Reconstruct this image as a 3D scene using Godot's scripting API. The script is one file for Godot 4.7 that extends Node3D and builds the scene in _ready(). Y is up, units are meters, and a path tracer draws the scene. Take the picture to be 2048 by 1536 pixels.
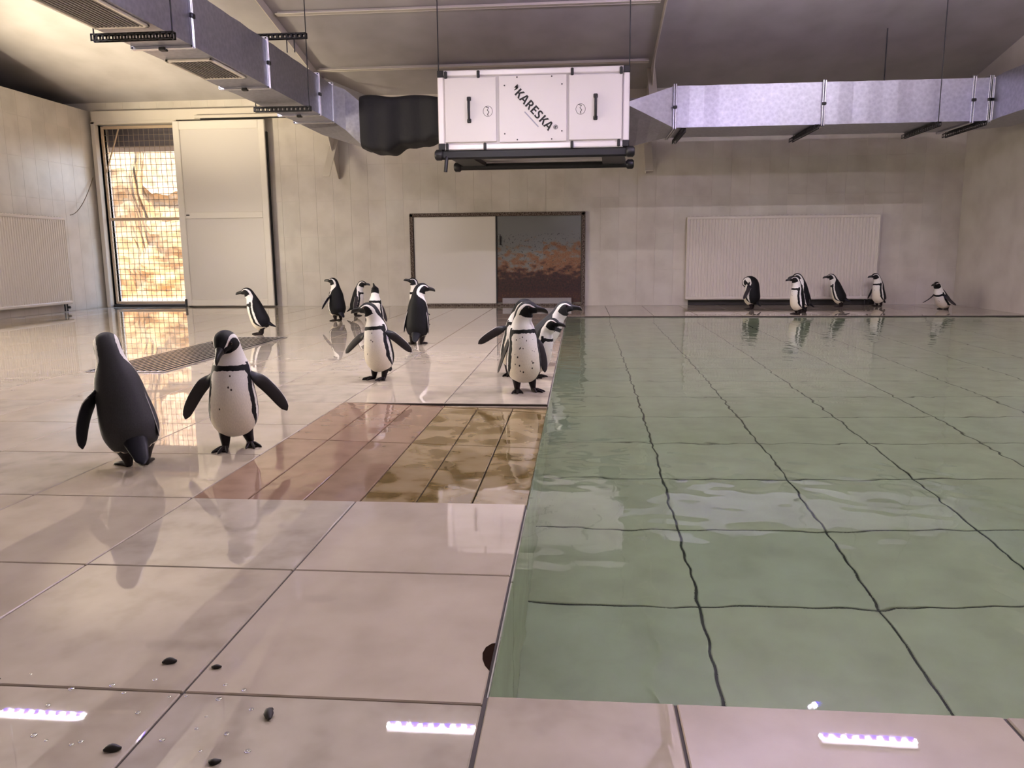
extends Node3D
# Indoor penguin house: tiled deck, tiled pool, sheet-metal ducts, an air handling unit and nineteen penguins.

const ZB := -13.0        # back wall
const XL := -8.25        # left wall
const XR := 5.95         # right wall
const CW := 0.59925      # tile pitch across
const CD := 0.60486      # tile pitch in depth
const X0 := -0.179       # pool edge
const Z0 := -1.353       # a joint across the deck
const PZN := -1.385      # pool, near edge
const PZF := -10.8       # pool, far edge
const WATER := -0.018
const DEPTH := -0.8

var M := {}
var rng := RandomNumberGenerator.new()

# ------------------------------------------------------------------ mesh building
class MB:
	var v := PackedVector3Array()
	var n := PackedVector3Array()
	var uv := PackedVector2Array()
	var c := PackedColorArray()
	var ix := PackedInt32Array()
	var col := Color.WHITE

	func add(p: Vector3, nn: Vector3, t := Vector2.ZERO) -> int:
		v.append(p); n.append(nn); uv.append(t); c.append(col)
		return v.size() - 1

	# corners counter-clockwise seen from outside
	func quad(a: Vector3, b: Vector3, d: Vector3, e: Vector3) -> void:
		var nn := ((b - a).cross(d - a) + (d - a).cross(e - a)).normalized()
		var i := add(a, nn, Vector2(0, 1)); add(b, nn, Vector2(1, 1)); add(d, nn, Vector2(1, 0)); add(e, nn, Vector2(0, 0))
		ix.append_array(PackedInt32Array([i, i + 2, i + 1, i, i + 3, i + 2]))

	func tri(a: Vector3, b: Vector3, d: Vector3) -> void:
		var nn := (b - a).cross(d - a).normalized()
		var i := add(a, nn); add(b, nn); add(d, nn)
		ix.append_array(PackedInt32Array([i, i + 2, i + 1]))

	# box with chamfered edges
	func box(at: Vector3, size: Vector3, bev := 0.0, rot := Basis.IDENTITY) -> void:
		var h := size * 0.5
		var b: float = minf(bev, minf(h.x, minf(h.y, h.z)) * 0.9)
		var ax := [Vector3.RIGHT, Vector3.UP, Vector3.BACK]
		for k in 3:
			for s in [-1.0, 1.0]:
				var w: Vector3 = ax[k] * s
				var p: Vector3 = ax[(k + 1) % 3]
				var q: Vector3 = ax[(k + 2) % 3] * s
				var hp: float = h[(k + 1) % 3] - b
				var hq: float = h[(k + 2) % 3] - b
				var o: Vector3 = w * h[k]
				quad(at + rot * (o - p * hp - q * hq), at + rot * (o + p * hp - q * hq), at + rot * (o + p * hp + q * hq), at + rot * (o - p * hp + q * hq))
		if b <= 0.0: return
		for k in 3:
			var k1 := (k + 1) % 3
			var k2 := (k + 2) % 3
			for s1 in [-1.0, 1.0]:
				for s2 in [-1.0, 1.0]:
					var e: Vector3 = ax[k] * (h[k] - b)
					var f: Vector3 = ax[k1] * s1 * h[k1] + ax[k2] * s2 * (h[k2] - b)
					var g: Vector3 = ax[k1] * s1 * (h[k1] - b) + ax[k2] * s2 * h[k2]
					var o: Vector3 = ax[k1] * s1 + ax[k2] * s2
					if (e.cross(g - f)).dot(o) > 0: quad(at + rot * (f - e), at + rot * (f + e), at + rot * (g + e), at + rot * (g - e))
					else: quad(at + rot * (f + e), at + rot * (f - e), at + rot * (g - e), at + rot * (g + e))
		for sx in [-1.0, 1.0]:
			for sy in [-1.0, 1.0]:
				for sz in [-1.0, 1.0]:
					var a := Vector3(sx * h.x, sy * (h.y - b), sz * (h.z - b))
					var d := Vector3(sx * (h.x - b), sy * h.y, sz * (h.z - b))
					var f := Vector3(sx * (h.x - b), sy * (h.y - b), sz * h.z)
					if sx * sy * sz > 0: tri(at + rot * a, at + rot * d, at + rot * f)
					else: tri(at + rot * a, at + rot * f, at + rot * d)

	# smooth surface through rings (each closed); rings run so that (next point) x (next ring) points outward
	func loft(rings: Array, uvs := false, cap0 := true, cap1 := true, s0 := 0.0, s1 := 1.0) -> void:
		var m: int = rings[0].size()
		var k := rings.size()
		var first := v.size()
		for i in k:
			for j in m + 1:
				var p: Vector3 = rings[i][j % m]
				var du: Vector3 = rings[i][(j + 1) % m] - rings[i][(j + m - 1) % m]
				var dv: Vector3 = rings[mini(i + 1, k - 1)][j % m] - rings[maxi(i - 1, 0)][j % m]
				var nn := du.cross(dv)
				if nn.length_squared() < 1e-18: nn = p - rings[maxi(i - 1, 0)][(j + m / 2) % m]
				add(p, nn.normalized(), Vector2(float(j) / m, lerpf(s0, s1, float(i) / (k - 1))))
		for i in k - 1:
			for j in m:
				var a := first + i * (m + 1) + j
				var b := a + 1
				var d := a + m + 2
				var e := a + m + 1
				ix.append_array(PackedInt32Array([a, d, b, a, e, d]))
		if cap0: cap(rings[0], -1)
		if cap1: cap(rings[k - 1], 1)

	func cap(ring: PackedVector3Array, s: int) -> void:
		var mid := Vector3.ZERO
		for p in ring: mid += p
		mid /= ring.size()
		for j in ring.size():
			var a := ring[j]
			var b := ring[(j + 1) % ring.size()]
			if (a - b).length_squared() < 1e-14: continue
			if s > 0: tri(mid, a, b)
			else: tri(mid, b, a)

	# round bar along a path
	func tube(path: Array, r, sides := 8) -> void:
		var rings := []
		var side := Vector3.ZERO
		for i in path.size():
			var t: Vector3 = (path[mini(i + 1, path.size() - 1)] - path[maxi(i - 1, 0)]).normalized()
			if side == Vector3.ZERO: side = t.cross(Vector3.UP if absf(t.y) < 0.9 else Vector3.RIGHT).normalized()
			side = (side - t * side.dot(t)).normalized()
			var up := t.cross(side)
			var rr: float = r[i] if r is Array else r
			var ring := PackedVector3Array()
			for j in sides:
				var a := TAU * j / sides
				ring.append(path[i] + (side * cos(a) + up * sin(a)) * rr)
			rings.append(ring)
		loft(rings)

	# polygon (counter-clockwise seen from +z) pushed along z from za to zb (zb > za), placed by a transform
	func prism(poly: PackedVector2Array, za: float, zb: float, tr := Transform3D.IDENTITY) -> void:
		var area := 0.0
		for i in poly.size(): area += poly[i].cross(poly[(i + 1) % poly.size()])
		if area < 0: poly.reverse()
		var t := Geometry2D.triangulate_polygon(poly)
		for i in range(0, t.size(), 3):
			var a := poly[t[i]]
			var b := poly[t[i + 1]]
			var d := poly[t[i + 2]]
			if (b - a).cross(d - a) < 0:
				var sw := b; b = d; d = sw
			tri(tr * Vector3(a.x, a.y, zb), tr * Vector3(b.x, b.y, zb), tr * Vector3(d.x, d.y, zb))
			tri(tr * Vector3(a.x, a.y, za), tr * Vector3(d.x, d.y, za), tr * Vector3(b.x, b.y, za))
		for i in poly.size():
			var a := poly[i]
			var b := poly[(i + 1) % poly.size()]
			quad(tr * Vector3(a.x, a.y, za), tr * Vector3(b.x, b.y, za), tr * Vector3(b.x, b.y, zb), tr * Vector3(a.x, a.y, zb))

	func arrays() -> Array:
		var a := []
		a.resize(Mesh.ARRAY_MAX)
		a[Mesh.ARRAY_VERTEX] = v; a[Mesh.ARRAY_NORMAL] = n; a[Mesh.ARRAY_TEX_UV] = uv; a[Mesh.ARRAY_COLOR] = c; a[Mesh.ARRAY_INDEX] = ix
		return a

	func mesh(into: ArrayMesh = null) -> ArrayMesh:
		var m := into if into else ArrayMesh.new()
		m.add_surface_from_arrays(Mesh.PRIMITIVE_TRIANGLES, arrays())
		return m

# ------------------------------------------------------------------ nodes
func put(called: String, m: Mesh, mat: Material, parent: Node = null, at := Vector3.ZERO) -> MeshInstance3D:
	var o := MeshInstance3D.new()
	o.name = called
	o.mesh = m
	if mat: o.material_override = mat
	o.position = at
	(parent if parent else self).add_child(o, true)
	return o

func make(called: String, mb: MB, mat: Material, parent: Node = null) -> MeshInstance3D:
	return put(called, mb.mesh(), mat, parent)

func base(called: String, at := Vector3.ZERO, turn := 0.0) -> Node3D:
	var o := Node3D.new()
	o.name = called
	o.position = at
	o.rotation.y = turn
	add_child(o, true)
	return o

func tag(o: Node, label: String, category := "", group := "", kind := "") -> Node:
	if label: o.set_meta("label", label)
	if category: o.set_meta("category", category)
	if group: o.set_meta("group", group)
	if kind: o.set_meta("kind", kind)
	return o

func bx(at: Vector3, size: Vector3, bev := 0.0) -> MB:
	var b := MB.new()
	b.box(at, size, bev)
	return b

# ------------------------------------------------------------------ materials
func noise_tex(freq: float, oct: int, sd: int, ramp: Array, size := 512, normal := 0.0, type := FastNoiseLite.TYPE_SIMPLEX_SMOOTH) -> Texture2D:
	var f := FastNoiseLite.new()
	f.seed = sd; f.frequency = freq; f.fractal_octaves = oct; f.noise_type = type
	var t := NoiseTexture2D.new()
	t.width = size; t.height = size; t.seamless = true; t.noise = f; t.generate_mipmaps = false
	if normal > 0.0:
		t.as_normal_map = true; t.bump_strength = normal
	elif ramp.size():
		var g := Gradient.new()
		g.offsets = PackedFloat32Array(ramp.map(func(r): return r[0]))
		g.colors = PackedColorArray(ramp.map(func(r): return r[1]))
		t.color_ramp = g
	return t

func mat(called: String, col: Color, rough := 0.5, metal := 0.0) -> StandardMaterial3D:
	var m := StandardMaterial3D.new()
	m.resource_name = called
	m.albedo_color = col
	m.roughness = rough
	m.metallic = metal
	M[called] = m
	return m

func tri(m: StandardMaterial3D, scale: float, world := true) -> StandardMaterial3D:
	m.uv1_triplanar = true
	m.uv1_world_triplanar = world
	m.uv1_scale = Vector3.ONE * scale
	return m

func materials() -> void:
	var cloud := noise_tex(0.006, 5, 3, [[0.0, Color(0.90, 0.89, 0.88)], [0.5, Color(0.96, 0.955, 0.95)], [1.0, Color(1, 1, 1)]])
	var streak := noise_tex(0.012, 4, 9, [[0.0, Color(0.86, 0.85, 0.84)], [0.45, Color(0.95, 0.95, 0.945)], [1.0, Color(1, 1, 1)]])
	var wet := noise_tex(0.004, 3, 21, [], 512, 1.2)
	var base_cols := [Color(0.70, 0.655, 0.59), Color(0.71, 0.665, 0.60), Color(0.695, 0.655, 0.595), Color(0.705, 0.66, 0.59)]
	for i in 4:
		var t := tri(mat("deck_tile_%d" % i, base_cols[i], 0.015), 0.8 + 0.06 * i)
		t.albedo_texture = cloud if i % 2 else streak
		t.normal_enabled = true
		t.normal_texture = wet
		t.normal_scale = 0.03
		t.metallic_specular = 0.62
	mat("grout", Color(0.19, 0.155, 0.135), 0.7)
	mat("wall_grout", Color(0.80, 0.775, 0.735), 0.6)
	for i in 3:
		var p := tri(mat("pool_tile_%d" % i, [Color(0.83, 0.84, 0.77), Color(0.84, 0.85, 0.78), Color(0.82, 0.84, 0.78)][i], 0.35), 0.9)
		p.albedo_texture = cloud
		var w := tri(mat("wall_tile_%d" % i, [Color(0.80, 0.775, 0.735), Color(0.79, 0.77, 0.73), Color(0.805, 0.78, 0.74)][i], 0.32), 0.5)
		w.albedo_texture = cloud
	var algae := noise_tex(0.008, 4, 77, [[0.0, Color(0.58, 0.54, 0.38)], [0.36, Color(0.76, 0.72, 0.58)], [0.55, Color(0.95, 0.94, 0.90)], [1.0, Color(1, 1, 1)]])
	var ripple := noise_tex(0.012, 2, 78, [], 512, 2.0)
	for i in 6:
		var r := tri(mat("ramp_tile_%d" % i, [Color(0.58, 0.475, 0.40), Color(0.565, 0.46, 0.385), Color(0.55, 0.455, 0.375), Color(0.56, 0.495, 0.385), Color(0.55, 0.49, 0.375), Color(0.56, 0.50, 0.385)][i], 0.04), 0.9)
		r.albedo_texture = algae if i > 2 else streak
		r.normal_enabled = true
		r.normal_texture = ripple
		r.normal_scale = 0.12
		r.metallic_specular = 0.6
	mat("pool_grout", Color(0.13, 0.17, 0.14), 0.8)
	tri(mat("wall_paint", Color(0.79, 0.77, 0.735), 0.4), 0.4).albedo_texture = cloud
	tri(mat("ceiling_sheet", Color(0.70, 0.685, 0.68), 0.6), 0.4).albedo_texture = cloud
	mat("gable_shade", Color(0.16, 0.15, 0.14), 0.9)
	mat("cream_steel", Color(0.80, 0.77, 0.72), 0.4)
	mat("white_steel", Color(0.86, 0.84, 0.80), 0.35)
	mat("white_panel", Color(0.82, 0.80, 0.77), 0.35)
	mat("radiator_white", Color(0.83, 0.80, 0.76), 0.38)
	mat("unit_white", Color(0.86, 0.84, 0.84), 0.42)
	mat("aluminium", Color(0.93, 0.91, 0.92), 0.35, 0.25)
	mat("black_plastic", Color(0.07, 0.07, 0.08), 0.45)
	mat("black_steel", Color(0.06, 0.06, 0.07), 0.5)
	mat("dark_steel", Color(0.20, 0.20, 0.21), 0.5, 0.4)
	var cv := tri(mat("black_canvas", Color(0.085, 0.085, 0.11), 0.75), 3.0)
	cv.normal_enabled = true
	cv.normal_texture = noise_tex(0.03, 3, 40, [], 256, 3.0)
	cv.normal_scale = 0.4
	var gal := tri(mat("galvanized", Color(0.72, 0.72, 0.76), 0.40, 0.9), 1.2)
	gal.albedo_texture = noise_tex(0.03, 2, 14, [[0.0, Color(0.86, 0.86, 0.87)], [1.0, Color(1, 1, 1)]], 512, 0.0, FastNoiseLite.TYPE_CELLULAR)
	gal.normal_enabled = true
	gal.normal_texture = noise_tex(0.008, 2, 15, [], 512, 1.5)
	gal.normal_scale = 0.18
	mat("bright_zinc", Color(0.80, 0.80, 0.83), 0.25, 1.0)
	mat("vent_dark", Color(0.34, 0.32, 0.31), 0.6)
	mat("slat_grey", Color(0.55, 0.53, 0.51), 0.5)
	mat("strip_shade", Color(0.16, 0.145, 0.14), 0.7)
	mat("rubber", Color(0.035, 0.03, 0.03), 0.8)
	mat("rope_brown", Color(0.42, 0.36, 0.28), 0.8)
	mat("wire", Color(0.55, 0.50, 0.44), 0.5, 0.4)
	mat("gate_steel", Color(0.74, 0.66, 0.56), 0.5)
	mat("rust_frame", Color(0.42, 0.38, 0.35), 0.8)
	M.rust_frame.albedo_texture = noise_tex(0.05, 4, 33, [[0.0, Color(0.35, 0.25, 0.2)], [0.45, Color(0.6, 0.5, 0.45)], [0.6, Color(1.6, 1.6, 1.55)], [1.0, Color(1.8, 1.8, 1.75)]], 256)
	tri(M.rust_frame, 3.0)
	var rock := tri(mat("rock", Color(0.80, 0.69, 0.55), 0.9), 0.5)
	rock.albedo_texture = noise_tex(0.012, 6, 50, [[0.0, Color(0.62, 0.55, 0.5)], [0.5, Color(0.85, 0.8, 0.74)], [1.0, Color(1, 1, 1)]])
	mat("sand", Color(0.80, 0.68, 0.52), 0.95)
	mat("eave", Color(0.42, 0.40, 0.42), 0.8)
	mat("crumb", Color(0.10, 0.075, 0.055), 0.6)
	mat("chip_brown", Color(0.13, 0.085, 0.06), 1.0).metallic_specular = 0.1
	var drop := mat("bead", Color(0.97, 0.98, 1.0, 0.0), 0.0)
	drop.transparency = BaseMaterial3D.TRANSPARENCY_ALPHA
	drop.refraction_enabled = true
	drop.refraction_scale = 0.033
	mat("print_black", Color(0.03, 0.03, 0.035), 0.6)
	mat("print_grey", Color(0.62, 0.62, 0.68), 0.6)
	# plumage
	mat("limb", Color.WHITE, 0.5)
	M.limb.vertex_color_use_as_albedo = true
	M.limb.metallic_specular = 0.3
	mat("beak_black", Color(0.055, 0.05, 0.05), 0.4)
	mat("eye", Color(0.10, 0.05, 0.03), 0.1)
	# water
	var w := mat("water", Color(0.87, 0.965, 0.84, 0.0), 0.0)
	w.transparency = BaseMaterial3D.TRANSPARENCY_ALPHA
	w.refraction_enabled = true
	w.metallic_specular = 0.62
	w.refraction_scale = 0.033
	w.normal_enabled = true
	w.normal_texture = noise_tex(0.006, 2, 61, [], 1024, 3.0)
	w.normal_scale = 0.5
	tri(w, 0.7)

# ------------------------------------------------------------------ lamps
func led_bar(label: String, at: Vector3, length: float, violet: float, energy: float, drop: float, upward: float) -> void:
	var t := base("led_lamp", at)
	tag(t, label, "lamp", "LED bars under the roof")
	var b := MB.new()
	b.box(Vector3(0, 0.045, 0), Vector3(length, 0.05, 0.16), 0.008)
	make("housing", b, M.white_steel, t)
	var hg := MB.new()
	hg.tube([Vector3(0, 0.06, 0), Vector3(0, drop, 0)], 0.005, 6)
	var hm := hg.mesh()
	for sx in [-0.4, 0.4]: put("hanger", hm, M.dark_steel, t, Vector3(sx * length, 0, 0))
	var n := 8
	make("led_strip", bx(Vector3(0, 0.016, 0), Vector3(length * 0.98, 0.008, 0.12), 0.002), M.led_white, t)
	var dm := bx(Vector3.ZERO, Vector3(0.058, 0.016, 0.066), 0.007).mesh()
	for i in n: put("led_dot", dm, M.led_violet, t, Vector3((float(i) + 0.5) / n * length - length / 2, -0.008, 0))
	var l := AreaLight3D.new()
	l.name = "led_light"
	l.area_size = Vector2(length, 0.045)
	l.area_normalize_energy = true
	l.light_color = Color(1, 0.97, 0.965).lerp(Color(0.74, 0.58, 1.0), violet)
	l.light_energy = energy
	l.area_range = 30.0
	l.shadow_enabled = true
	l.rotation.x = -PI / 2
	l.position.y = 0.004
	t.add_child(l)
	# upward strip and light added to brighten the roof
	make("added_top_strip", bx(Vector3(0, 0.074, 0), Vector3(length * 0.98, 0.008, 0.1), 0.002), M.led_white, t)
	var w := l.duplicate() as AreaLight3D
	w.name = "added_top_light"
	w.light_energy = upward
	w.area_size = Vector2(length, 0.1)
	w.rotation.x = PI / 2
	w.position.y = 0.085
	t.add_child(w)

func _ready() -> void:
	rng.seed = 7
	# camera
	var cam := Camera3D.new()
	cam.name = "camera"
	cam.transform = Transform3D(Basis(Vector3(0.996278, -0.008383, -0.085789), Vector3(-0.005913, 0.986268, -0.16505), Vector3(0.085995, 0.164943, 0.982547)), Vector3(0, 0.85, 0))
	cam.fov = 52.687
	cam.near = 0.05
	cam.far = 200.0
	add_child(cam)
	cam.current = true
	# sky, sun, exposure
	var env := Environment.new()
	env.background_mode = Environment.BG_SKY
	var sky := Sky.new()
	var psm := ProceduralSkyMaterial.new()
	psm.sky_top_color = Color(0.55, 0.68, 0.86)
	psm.sky_horizon_color = Color(0.90, 0.91, 0.92)
	psm.ground_bottom_color = Color(0.45, 0.40, 0.34)
	psm.ground_horizon_color = Color(0.75, 0.70, 0.62)
	psm.sun_angle_max = 1.0
	sky.sky_material = psm
	env.sky = sky
	env.background_energy_multiplier = 9.0
	env.tonemap_mode = Environment.TONE_MAPPER_LINEAR
	env.tonemap_exposure = 1.12
	env.sdfgi_enabled = true
	env.ssao_enabled = true
	env.ssil_enabled = true
	var we := WorldEnvironment.new()
	we.name = "world_environment"
	we.environment = env
	add_child(we)
	var sun := DirectionalLight3D.new()
	sun.name = "sun"
	sun.light_color = Color(1.0, 0.90, 0.74)
	sun.light_energy = 4.5
	sun.shadow_enabled = true
	sun.sky_mode = DirectionalLight3D.SKY_MODE_LIGHT_ONLY
	add_child(sun)
	sun.look_at_from_position(Vector3(2.2, 6.5, 2.0), Vector3.ZERO)
	materials()
	var lw := mat("led_white", Color(0.9, 0.9, 0.95), 0.4)
	lw.emission_enabled = true; lw.emission = Color(1, 0.97, 1.0); lw.emission_energy_multiplier = 6.0
	var lv := mat("led_violet", Color(0.4, 0.3, 0.9), 0.4)
	lv.emission_enabled = true; lv.emission = Color(0.34, 0.16, 1.0); lv.emission_energy_multiplier = 16.0
	var wd := mat("added_glow", Color(0.95, 0.9, 0.8), 0.5)  # glowing face of the added wall panel and flood
	wd.emission_enabled = true; wd.emission = Color(1.0, 0.92, 0.8); wd.emission_energy_multiplier = 2.0
	# lamps: three violet-white bars under the roof over the pool and deck, one strong ridge bar; two more, the wall panel and flood are added
	led_bar("violet LED bar hanging over the pool", Vector3(2.41, 3.15, -6.1), 0.78, 0.4, 16.0, 1.72, 80.0)
	led_bar("pinkish white LED bar with violet dots hanging above the deck beside the pool", Vector3(-1.25, 3.15, -6.0), 0.76, 0.05, 27.0, 1.74, 0.1)
	led_bar("white LED bar with violet dots hanging above the deck left of the duct", Vector3(-4.75, 3.15, -5.95), 0.78, 0.0, 14.0, 1.75, 13.0)
	led_bar("strong white LED bar below the ridge over the pool", Vector3(4.1, 4.75, -4.2), 1.2, 0.08, 38.0, 0.52, 0.3)
	led_bar("added unseen white LED bar below the ridge above the middle of the deck", Vector3(-1.2, 4.75, -3.2), 1.2, 0.0, 3.0, 0.73, 0.3)  # this bar and the next are unseen, added as fill light
	led_bar("added unseen white LED bar below the ridge near the left wall", Vector3(-5.8, 4.75, -4.0), 1.2, 0.0, 3.0, 0.56, 0.3)
	var wl := base("added_wall_panel", Vector3(XL, 1.1, -6.0))  # unseen panel, added to warm and brighten the left side
	tag(wl, "added unseen warm light panel on the left wall in front of the radiator", "lamp")
	make("housing", bx(Vector3(0.04, 0, 0), Vector3(0.08, 1.36, 3.4), 0.01), M.white_steel, wl)
	make("diffuser", bx(Vector3(0.085, 0, 0), Vector3(0.012, 1.3, 3.34), 0.003), M.added_glow, wl)
	var al := AreaLight3D.new()
	al.name = "added_panel_light"
	al.area_size = Vector2(3.3, 1.25)
	al.light_color = Color(1.0, 0.94, 0.84)
	al.light_energy = 29.0
	al.area_range = 30.0
	al.shadow_enabled = true
	al.position = Vector3(0.1, 0, 0)
	al.rotation.y = -PI / 2
	wl.add_child(al)
	var fl := base("added_flood", Vector3(XL + 0.3, 1.2, -8.0))  # unseen flood, added to brighten the roof on the left
	tag(fl, "added unseen warm flood lamp beside the light panel, aimed up at the roof", "lamp")
	fl.look_at_from_position(fl.position, Vector3(-6.4, 3.85, -11.1))
	make("housing", bx(Vector3(0, 0, 0.05), Vector3(0.30, 0.22, 0.09), 0.015), M.dark_steel, fl)
	make("lens", bx(Vector3(0, 0, 0.0), Vector3(0.26, 0.18, 0.012), 0.004), M.added_glow, fl)
	make("bracket", bx(Vector3(-0.0, -0.06, 0.16), Vector3(0.05, 0.05, 0.22), 0.006), M.dark_steel, fl)
	var sp := SpotLight3D.new()
	sp.name = "added_flood_light"
	sp.light_color = Color(1.0, 0.93, 0.80)
	sp.light_energy = 38.0
	sp.light_size = 0.1
	sp.spot_range = 30.0
	sp.spot_angle = 31.0
	sp.spot_angle_attenuation = 1.0
	sp.shadow_enabled = true
	sp.position = Vector3(0, 0, -0.13)
	fl.add_child(sp)
	structure()
	outside()
	gate_and_door()
	hatch()
	radiators()
	ducts()
	air_unit()
	grate()
	water()
	penguins()
	small_things()

# ------------------------------------------------------------------ the room
func roof_y(z: float) -> float:
	return 3.42 + 0.21 * (z - ZB)

var tile_meshes := {}
func tile(parent: Node, called: String, size: Vector3, at: Vector3, m: Material, bev := 0.0025) -> MeshInstance3D:
	var key := Vector3(snappedf(size.x, 0.001), snappedf(size.y, 0.001), snappedf(size.z, 0.001))
	if not tile_meshes.has(key): tile_meshes[key] = bx(Vector3.ZERO, key, bev).mesh()
	return put(called, tile_meshes[key], m, parent, at)

func deck_rect(parent: Node, x0: float, x1: float, z0: float, z1: float, variants: String, y := 0.0, gap := 0.005, thick := 0.014) -> void:
	# tiles of the common grid, cut by the rectangle (z0 is the far, more negative side)
	var i0 := floori((x0 - X0) / CW + 1e-4)
	var i1 := ceili((x1 - X0) / CW - 1e-4)
	var k0 := floori((z0 - Z0) / CD + 1e-4)
	var k1 := ceili((z1 - Z0) / CD - 1e-4)
	var n := 4 if variants == "deck_tile" else 3
	for i in range(i0, i1):
		for k in range(k0, k1):
			var a := maxf(X0 + i * CW, x0)
			var b := minf(X0 + (i + 1) * CW, x1)
			var c := maxf(Z0 + k * CD, z0)
			var d := minf(Z0 + (k + 1) * CD, z1)
			if b - a < 0.02 or d - c < 0.02: continue
			tile(parent, "tile", Vector3(b - a - gap, thick, d - c - gap), Vector3((a + b) / 2, y - thick / 2, (c + d) / 2), M["%s_%d" % [variants, rng.randi() % n]])

func slab(parent: Node, called: String, x0: float, x1: float, y0: float, y1: float, z0: float, z1: float, m: Material) -> MeshInstance3D:
	return make(called, bx(Vector3((x0 + x1) / 2, (y0 + y1) / 2, (z0 + z1) / 2), Vector3(x1 - x0, y1 - y0, z1 - z0)), m, parent)

func structure() -> void:
	var rz1 := Z0 - 2 * CD      # near edge of the ramp
	var rz0 := Z0 - 5 * CD      # far edge of the ramp
	var rx0 := X0 - 2 * CW
	var fl := tag(base("floor"), "wet beige tiled floor round the pool", "", "", "structure") as Node3D
	var sub := MB.new()
	var low := DEPTH - 0.25
	for r in [[XL - 0.3, rx0, ZB - 0.25, 3.0], [rx0, X0, ZB - 0.3, rz0], [rx0, X0, rz1, 3.0], [X0, XR + 0.3, ZB - 0.3, PZF], [X0, XR + 0.3, PZN, 3.0]]:
		sub.box(Vector3((r[0] + r[1]) / 2, (low - 0.005) / 2, (r[2] + r[3]) / 2), Vector3(r[1] - r[0], -0.005 - low, r[3] - r[2]))
	make("bed", sub, M.grout, fl)
	deck_rect(fl, XL, rx0, ZB, -0.15, "deck_tile")
	deck_rect(fl, rx0, X0, ZB, rz0, "deck_tile")
	deck_rect(fl, rx0, X0, rz1, -0.15, "deck_tile")
	deck_rect(fl, X0, XR, ZB, PZF, "deck_tile")
	# the strip at the camera's end of the pool has joints of its own
	for k in 5:
		var a: float = X0 + 0.003 if k == 0 else 0.187 + (k - 1) * CW * 1.0
		var b: float = minf(0.187 + k * CW, XR)
		for j in 2:
			tile(fl, "tile", Vector3(b - a - 0.006, 0.014, 0.6), Vector3((a + b) / 2, -0.007, PZN + 0.302 + j * 0.606), M["deck_tile_%d" % ((k + j) % 4)])
	# rough chip in the deck edge by the pool
	var chip := MB.new()
	var cp := PackedVector2Array()
	for a in [[0.0, 0.0], [0.0, 0.115], [-0.008, 0.112], [-0.019, 0.095], [-0.023, 0.07], [-0.02, 0.045], [-0.012, 0.02]]:
		cp.append(Vector2(a[0], a[1]))
	chip.prism(cp, 0.0, 0.0012, Transform3D(Basis(Vector3.RIGHT, Vector3.FORWARD, Vector3.UP), Vector3(X0 - 0.002, 0.0, -1.475)))
	make("chip", chip, M.chip_brown, fl).set_meta("label", "dark chipped notch in the tile edge")
	# pool shell
	var pf := tag(base("floor_pool"), "tiled bottom of the pool under green water", "", "", "structure") as Node3D
	slab(pf, "bed", X0 - 0.02, XR + 0.3, low - 0.1, DEPTH - 0.006, PZF, PZN, M.pool_grout)
	deck_rect(pf, X0, XR, PZF, PZN, "pool_tile", DEPTH, 0.009)
	var pw := tag(base("wall_pool"), "green tiled side walls of the pool", "", "", "structure") as Node3D
	for k in range(0, 17):
		var c := maxf(Z0 - (k + 1) * CD, PZF)
		var d := minf(Z0 - k * CD, PZN)
		if d - c < 0.03: continue
		var top := -0.016
		if c >= rz0 - 0.01 and d <= rz1 + 0.01: top = -0.05
		tile(pw, "tile", Vector3(0.014, top - DEPTH - 0.004, d - c - 0.006), Vector3(X0 + 0.0, (top + DEPTH) / 2, (c + d) / 2), M["pool_tile_%d" % (k % 3)])
		tile(pw, "tile", Vector3(0.014, 0.78, d - c - 0.006), Vector3(XR - 0.0, -0.41, (c + d) / 2), M["pool_tile_%d" % ((k + 1) % 3)])
	for k in 11:
		var a: float = X0 + k * CW
		var b: float = minf(a + CW, XR)
		if b - a < 0.03: continue
		tile(pw, "tile", Vector3(b - a - 0.006, 0.78, 0.014), Vector3((a + b) / 2, -0.41, PZF), M["pool_tile_%d" % (k % 3)])
		tile(pw, "tile", Vector3(b - a - 0.006, 0.78, 0.014), Vector3((a + b) / 2, -0.41, PZN), M["pool_tile_%d" % ((k + 2) % 3)])
	# ramp of narrow brown tiles dipping into the pool
	var rp := tag(base("floor_ramp"), "brown tiled ramp dipping from the deck into the pool", "", "", "structure") as Node3D
	var drop := -0.032
	var ang := atan2(drop, X0 - rx0)
	var bed := MB.new()
	bed.prism(PackedVector2Array([Vector2(rx0, -0.012), Vector2(rx0, low), Vector2(X0 - 0.008, low), Vector2(X0 - 0.008, drop - 0.012)]), rz0, rz1)
	make("bed", bed, M.grout, rp)
	for i in 6:
		for k in 2:
			var pitch: float = (X0 - rx0) / 6.0
			var f := (i + 0.5) / 6.0
			var o := tile(rp, "tile", Vector3(pitch - 0.005, 0.012, 1.5 * CD - 0.006), Vector3(lerpf(rx0, X0, f), drop * f - 0.006, rz1 - (k + 0.5) * 1.5 * CD), M["ramp_tile_%d" % i])
			o.rotation.z = ang
	for i in 2:
		tile(rp, "riser_tile", Vector3(CW - 0.005, 0.12, 0.012), Vector3(rx0 + (i + 0.5) * CW, -0.0762, rz0 + 0.004), M["deck_tile_%d" % i])
	# walls
	var wb := tag(base("wall_back"), "white tiled back wall of the penguin house", "", "", "structure") as Node3D
	var dx0 := -8.13
	var dx1 := -6.74
	var dy1 := 3.07
	slab(wb, "bed", -9.9, dx0, -0.3, 3.6, ZB - 0.25, ZB - 0.003, M.wall_grout)
	slab(wb, "bed", dx1, XR + 0.3, -0.3, 3.6, ZB - 0.25, ZB - 0.003, M.wall_grout)
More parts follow.
